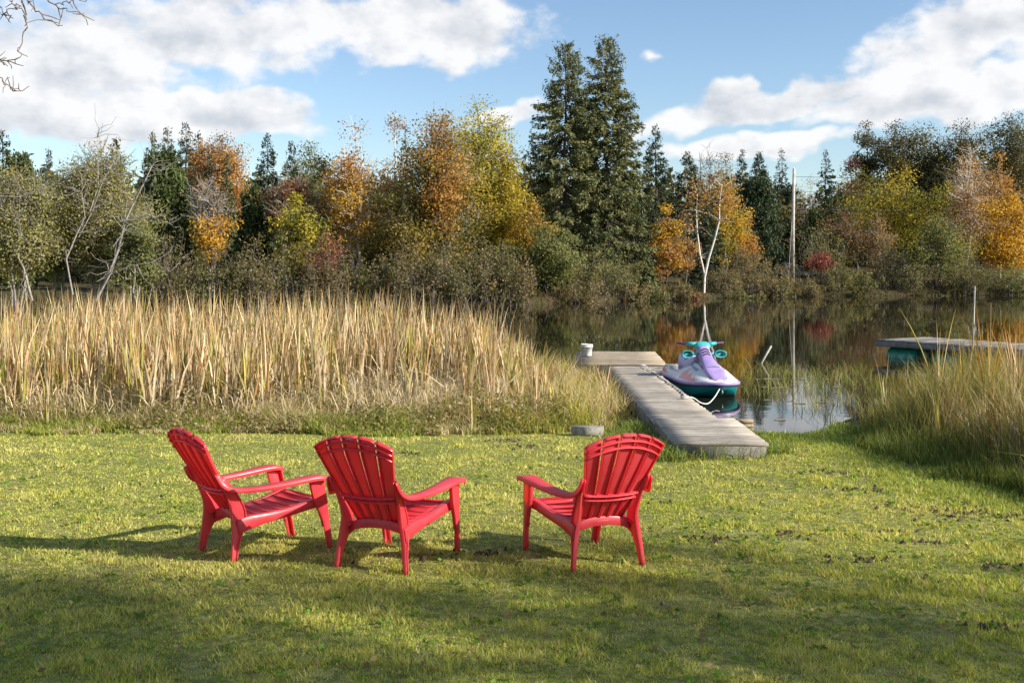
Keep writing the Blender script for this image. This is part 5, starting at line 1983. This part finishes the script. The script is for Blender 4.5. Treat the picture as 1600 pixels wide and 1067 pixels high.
# ------------------------------------------------------------------ personal watercraft
def build_watercraft():
    teal = mat_noise('teal_gelcoat', (.006, .15, .165), (.012, .22, .23), 4, .32, .5, 0)
    lav = mat_noise('lavender_gelcoat', (.28, .20, .47), (.38, .29, .55), 5, .38, .5, 0)
    palelav = mat_noise('pale_lavender_vinyl', (.42, .36, .56), (.52, .46, .64), 5, .5, .4, .05)
    black = mat_noise('black_rubber', (.012, .012, .014), (.03, .03, .035), 8, .6, .3, .05)
    plum = mat_noise('plum_rubber_grip', (.08, .03, .09), (.13, .05, .13), 30, .6, .3, .2)
    lteal = mat_noise('bright_teal_plastic', (.03, .30, .32), (.06, .40, .41), 6, .42, .5, 0)
    glass, T, b = principled('mirror_glass', (.7, .75, .8), .08, .5)
    b.inputs['Metallic'].default_value = 1.0
    # white deck with the coral zigzag print
    white, T, b = principled('white_gelcoat_with_coral_print', rough=.25, spec=.5)
    tc = T.new('ShaderNodeTexCoord')
    o = T.sep(tc.outputs['Object'])
    yy, zz = o[1], o[2]
    tri = T.math('PINGPONG', T.math('MULTIPLY', yy, 8.0), 1.0)
    def zig(y0, y1, slope):
        hi = T.math('ADD', .295, T.math('MULTIPLY', T.math('MULTIPLY', T.math('SUBTRACT', y1, yy), slope), T.math('MULTIPLY_ADD', tri, .55, .45)))
        a = T.math('MULTIPLY', T.math('GREATER_THAN', zz, .285), T.math('LESS_THAN', zz, hi))
        return T.math('MULTIPLY', a, T.math('MULTIPLY', T.math('GREATER_THAN', yy, y0), T.math('LESS_THAN', yy, y1)))
    coral = T.math('MAXIMUM', zig(.20, 1.02, .30), zig(-1.2, -.6, .25))
    stripe = T.math('MULTIPLY', T.math('LESS_THAN', T.math('ABSOLUTE', T.math('SUBTRACT', zz, T.math('SUBTRACT', .565, T.math('MULTIPLY', yy, .16)))), .016), T.math('LESS_THAN', T.math('ABSOLUTE', T.math('SUBTRACT', yy, .35)), .3))
    n = T.noise(tc.outputs['Object'], 4, 3)
    c = T.mix(T.smooth(n, .3, .7), (.58, .55, .52), (.74, .72, .70))
    c = T.mix(coral, c, (.74, .26, .19))
    c = T.mix(stripe, c, (.30, .30, .40))
    T.l.new(c, b.inputs['Base Color'])

    f = np.array([.10, -.995])
    L2 = 1.32
    bow = np.array([3.87, 18.88])
    ctr = bow - f * L2
    rz = math.atan2(f[1], f[0]) - math.pi / 2
    root = thing('personal_watercraft', 'white, lavender and teal personal watercraft moored beside the dock', 'watercraft', (ctr[0], ctr[1], 0), rz)
    ys = np.concatenate([np.linspace(-L2, .5, 14), np.linspace(.6, L2 - .002, 16)])

    def w(y):
        t = np.clip((y - .15) / (L2 - .15), 0, 1)
        r = np.clip((-y - .7) / .62, 0, 1)
        return .56 * np.sqrt(np.maximum(1 - t ** 2.6, .0004)) * (1 - .12 * r ** 2)

    def zb(y):
        return .225 + .05 * np.clip((y) / L2, 0, 1) ** 2

    def keel(y):
        return np.interp(y, [-L2, .2, .8, 1.1, L2], [-.16, -.18, -.12, .0, .19])
    # hull
    mb = MB()
    S = []
    for y in ys:
        ww, z0, z1 = w(y), keel(y), zb(y) - .025
        zc = z0 + (z1 - z0) * .35
        half = [(0, z0), (.45 * ww, z0 + (zc - z0) * .55), (.80 * ww, zc), (.86 * ww, zc + .02), (.95 * ww, z1 - .03), (.97 * ww, z1)]
        loop = [(x, y, z) for x, z in half] + [(-x, y, z) for x, z in half[::-1][:-1]]
        S.append(loop)
    loft(mb, S)
    mb.build('hull', teal, root, smooth=True, colours=False)
    # bumper
    mb = MB()
    P = [(w(y) * 1.0, y, zb(y)) for y in ys] + [(-w(y), y, zb(y)) for y in ys[::-1]]
    P = np.array(P)
    tn = np.gradient(P, axis=0)
    tn[:, 2] = 0
    tn = norm(tn)
    lat = np.stack([tn[:, 1], -tn[:, 0], 0 * tn[:, 0]], 1)
    bar(mb, P, lat * .022, (0, 0, .03), .5)
    mb.build('bumper', lav, root, smooth=True, colours=False)
    mb = MB()
    bar(mb, P - np.array([[0, 0, .040]]) - lat * .004, lat * .017, (0, 0, .009), .5)
    mb.build('rubber_trim', black, root, smooth=True, colours=False)
    # deck shell: from the bumper up to the hood line / around the footwells
    def deck_half(y):
        ww = w(y)
        z1 = zb(y) + .02
        crest = np.interp(y, [-L2, -1.0, -.5, -.1, .15, .45, .8, 1.1, L2], [.40, .42, .39, .40, .60, .56, .47, .37, .29])
        cx = np.interp(y, [-L2, -.5, -.1, .15, .45, .8, 1.1, L2], [.80, .82, .80, .30, .30, .34, .42, .5]) * ww
        return ww, z1, crest, cx
    mb = MB()
    S = []
    for y in ys:
        ww, z1, crest, cx = deck_half(y)
        inner = np.interp(y, [-L2, -.2, .05, .25, L2], [.27, .27, .22, crest + .03, crest + .03]) if y < .25 else crest + .02
        ix = np.interp(y, [-L2, -.1, .15, L2], [.70 * ww, .70 * ww, .12, .05 * ww])
        half = [(.985 * ww, z1 - .01), (.95 * ww, z1 + .03), (cx + (.95 * ww - cx) * .55, z1 + (crest - z1) * .62), (cx, crest), (ix, inner), (0, inner)]
        S.append([(x, y, z) for x, z in half] + [(-x, y, z) for x, z in half[::-1][1:]])
    loft(mb, np.array(S), closed=False)
    mb.build('deck', white, root, smooth=True, colours=False)
    mb = MB()
    ww, z1, crest, cx = deck_half(-L2)
    box(mb, -.82 * ww, .82 * ww, -L2 - .02, -L2 + .02, .0, .40, .01)
    mb.build('transom', white, root, colours=False)
    # hood
    hd = smooth_path([(1.29, .305, .06, .02), (1.20, .355, .125, .035), (1.02, .455, .18, .05), (.78, .56, .185, .06), (.55, .63, .15, .07), (.38, .72, .125, .08), (.25, .82, .115, .09), (.14, .905, .11, .10), (.02, .90, .11, .10), (-.06, .80, .10, .10)], 26)
    mb = MB()
    S = []
    th = np.linspace(0, math.pi, 11)
    for y, z, hw_, dep in hd:
        arc = np.stack([np.cos(th) * hw_, np.full(11, y), z - dep + np.sin(th) ** .6 * dep], 1)
        S.append(np.concatenate([arc, [[-hw_ * 1.05, y, z - dep - .12], [hw_ * 1.05, y, z - dep - .12]]]))
    loft(mb, S)
    hood = mb.build('hood', lav, root, smooth=True, colours=False)
    mb = MB()
    P = np.array([(-.165, .80, .515), (-.10, .815, .553), (0, .82, .567), (.10, .815, .553), (.165, .80, .515)])
    bar(mb, P, (0, .014, .004), (0, -.002, .006), .4)
    mb.build('hood_line', palelav, hood, colours=False)
    for k in range(3):
        mb = MB()
        y = .345 - k * .055
        z = float(np.interp(-y, -hd[:, 0], hd[:, 1])) + .004
        xs = np.linspace(-.075, .075, 5)
        P = np.stack([xs, y + .02 * (xs / .075) ** 2, z - .025 * (xs / .075) ** 2], 1)
        bar(mb, P, (0, .010, -.010), (0, .004, .006), .4)
        mb.build('vent_slot', black, hood, colours=False)
    # console with handlebar
    mb = MB()
    S = []
    for y, z, hw_ in ((.16, .86, .10), (.12, .925, .15), (.04, .95, .17), (-.06, .945, .15), (-.12, .90, .10)):
        S.append([(x * hw_, y, z + (.018 if abs(x) < .5 else 0) - (.05 if abs(x) > .9 else 0)) for x in (-1, -.8, -.4, 0, .4, .8, 1)] + [(hw_ * .7, y, z - .10), (-hw_ * .7, y, z - .10)])
    loft(mb, S)
    mb.build('handlebar_cover', lteal, root, smooth=True, colours=False)
    for sd in (-1, 1):
        mb = MB()
        tubes(mb, np.array([[(sd * .10, .03, .91), (sd * .22, .0, .92), (sd * .30, -.03, .93)]]), np.array([[.05, .042, .03]]), 12, cap=True)
        mb.build('handlebar', lteal, root, smooth=True, colours=False)
        mb = MB()
        tubes(mb, np.array([[(sd * .28, -.02, .928), (sd * .29, -.025, .928), (sd * .46, -.09, .935), (sd * .475, -.095, .935)]]), np.array([[.02, .024, .024, .018]]), 10, cap=True)
        mb.build('grip', plum, root, smooth=True, colours=False)
        # mirror pod
        mb = MB()
        th = np.linspace(0, 2 * math.pi, 18, endpoint=False)
        S = []
        for y, sc in ((.02, .35), (.05, .75), (.12, .98), (.20, 1.0), (.205, .86), (.17, .74), (.12, .5)):
            S.append(np.stack([sd * .33 + np.cos(th) * .12 * sc, np.full(18, y), .735 + np.sin(th) * .075 * sc], 1))
        loft(mb, S)
        pod = mb.build('mirror', lteal, root, smooth=True, colours=False)
        mb = MB()
        loft(mb, [np.stack([sd * .33 + np.cos(th) * .06, np.full(18, y), .735 + np.sin(th) * .036], 1) for y in (.125, .145)])
        mb.build('mirror_glass', glass, pod, colours=False)
        mb = MB()
        bar(mb, np.array([(sd * .10, .15, .74), (sd * .22, .14, .735)]), (0, .04, 0), (0, 0, .025), .4)
        mb.build('mirror_arm', lteal, root, colours=False)
    # seat
    mb = MB()
    S = []
    for y, z, hw_ in smooth_path([(.0, .66, .14), (-.12, .665, .17), (-.4, .60, .19), (-.7, .60, .19), (-.9, .66, .19), (-1.05, .64, .17), (-1.12, .54, .14)], 18):
        S.append([(hw_ * 1.15, y, .26), (hw_ * 1.1, y, z - .12), (hw_, y, z - .03), (hw_ * .6, y, z), (0, y, z + .004), (-hw_ * .6, y, z), (-hw_, y, z - .03), (-hw_ * 1.1, y, z - .12), (-hw_ * 1.15, y, .26)])
    loft(mb, S)
    mb.build('seat', palelav, root, smooth=True, colours=False)
    for sd in (-1, 1):
        mb = MB()
        box(mb, min(sd * .22, sd * .40), max(sd * .22, sd * .40), -1.2, -.05, .262, .278, .004)
        mb.build('footwell_mat', black, root, colours=False)

    mb = MB()
    P = np.array([(.205, -.52, .47), (.19, -.52, .575), (.12, -.52, .603), (0, -.52, .608), (-.12, -.52, .603), (-.19, -.52, .575), (-.205, -.52, .47)])
    bar(mb, P, (0, .018, 0), (0, 0, .004), .4)
    mb.build('seat_strap', black, root, colours=False)
    mb = MB()
    tubes(mb, np.array([[(.0, L2 - .02, .16), (.0, L2 + .035, .15), (.0, L2 + .035, .11), (.0, L2 - .03, .09)]]), np.full((1, 4), .011), 8, cap=True)
    mb.build('bow_eye', bpy.data.materials['wire_steel'], root, smooth=True, colours=False)
    for sd in (-1, 1):
        mb = MB()
        Pl = []
        for y in np.linspace(.10, 1.16, 14):
            ww, z1, crest, cx = deck_half(y)
            Pl.append((sd * (cx * .97 + .012), y, crest + .006))
        bar(mb, np.array(Pl), (.006, 0, 0), (0, 0, .004), .4)
        mb.build('deck_seam', black, root, colours=False)

    # ---- mooring ropes
    rope = mat_noise('white_nylon_rope', (.58, .55, .50), (.78, .75, .70), 80, .8, .2, .4)

    def make_rope(label, pts, r=.010, coils=None):
        p = smooth_path(pts, len(pts) * 7)
        mb = MB()
        tubes(mb, p[None], np.full((1, len(p)), r), 7, cap=True)
        if coils is not None:
            for c in coils:
                t = np.linspace(0, 4.6 * math.pi, 44)
                q = np.stack([c[0] + np.cos(t) * .05, c[1] + np.sin(t) * .035, c[2] + .010 + t * .0030], 1)
                tubes(mb, q[None], np.full((1, 44), r), 6, cap=True)
        tag(mb.build('mooring_rope', rope, smooth=True, colours=False), label, 'rope')
    dk = .292
    make_rope('white rope from the walkway edge to the bow of the watercraft', [(2.80, 16.58, dk + .03), (2.93, 16.6, dk + .02), (3.10, 16.85, .20), (3.35, 17.5, .10), (3.6, 18.2, .12), (3.80, 18.75, .20)], coils=[(2.80, 16.58, dk)])
    make_rope('white rope stretched along the walkway between its two knots', [(2.82, 16.62, dk + .03), (2.90, 17.6, dk + .014), (2.88, 19.2, dk + .014), (2.86, 20.8, dk + .014), (2.80, 21.9, dk + .04)], coils=[(2.80, 21.95, dk)])
    make_rope('white rope from the far knot to the stern of the watercraft', [(2.78, 21.98, dk + .05), (2.95, 21.7, dk + .02), (3.10, 21.4, .33), (3.22, 21.15, .36)])


build_watercraft()
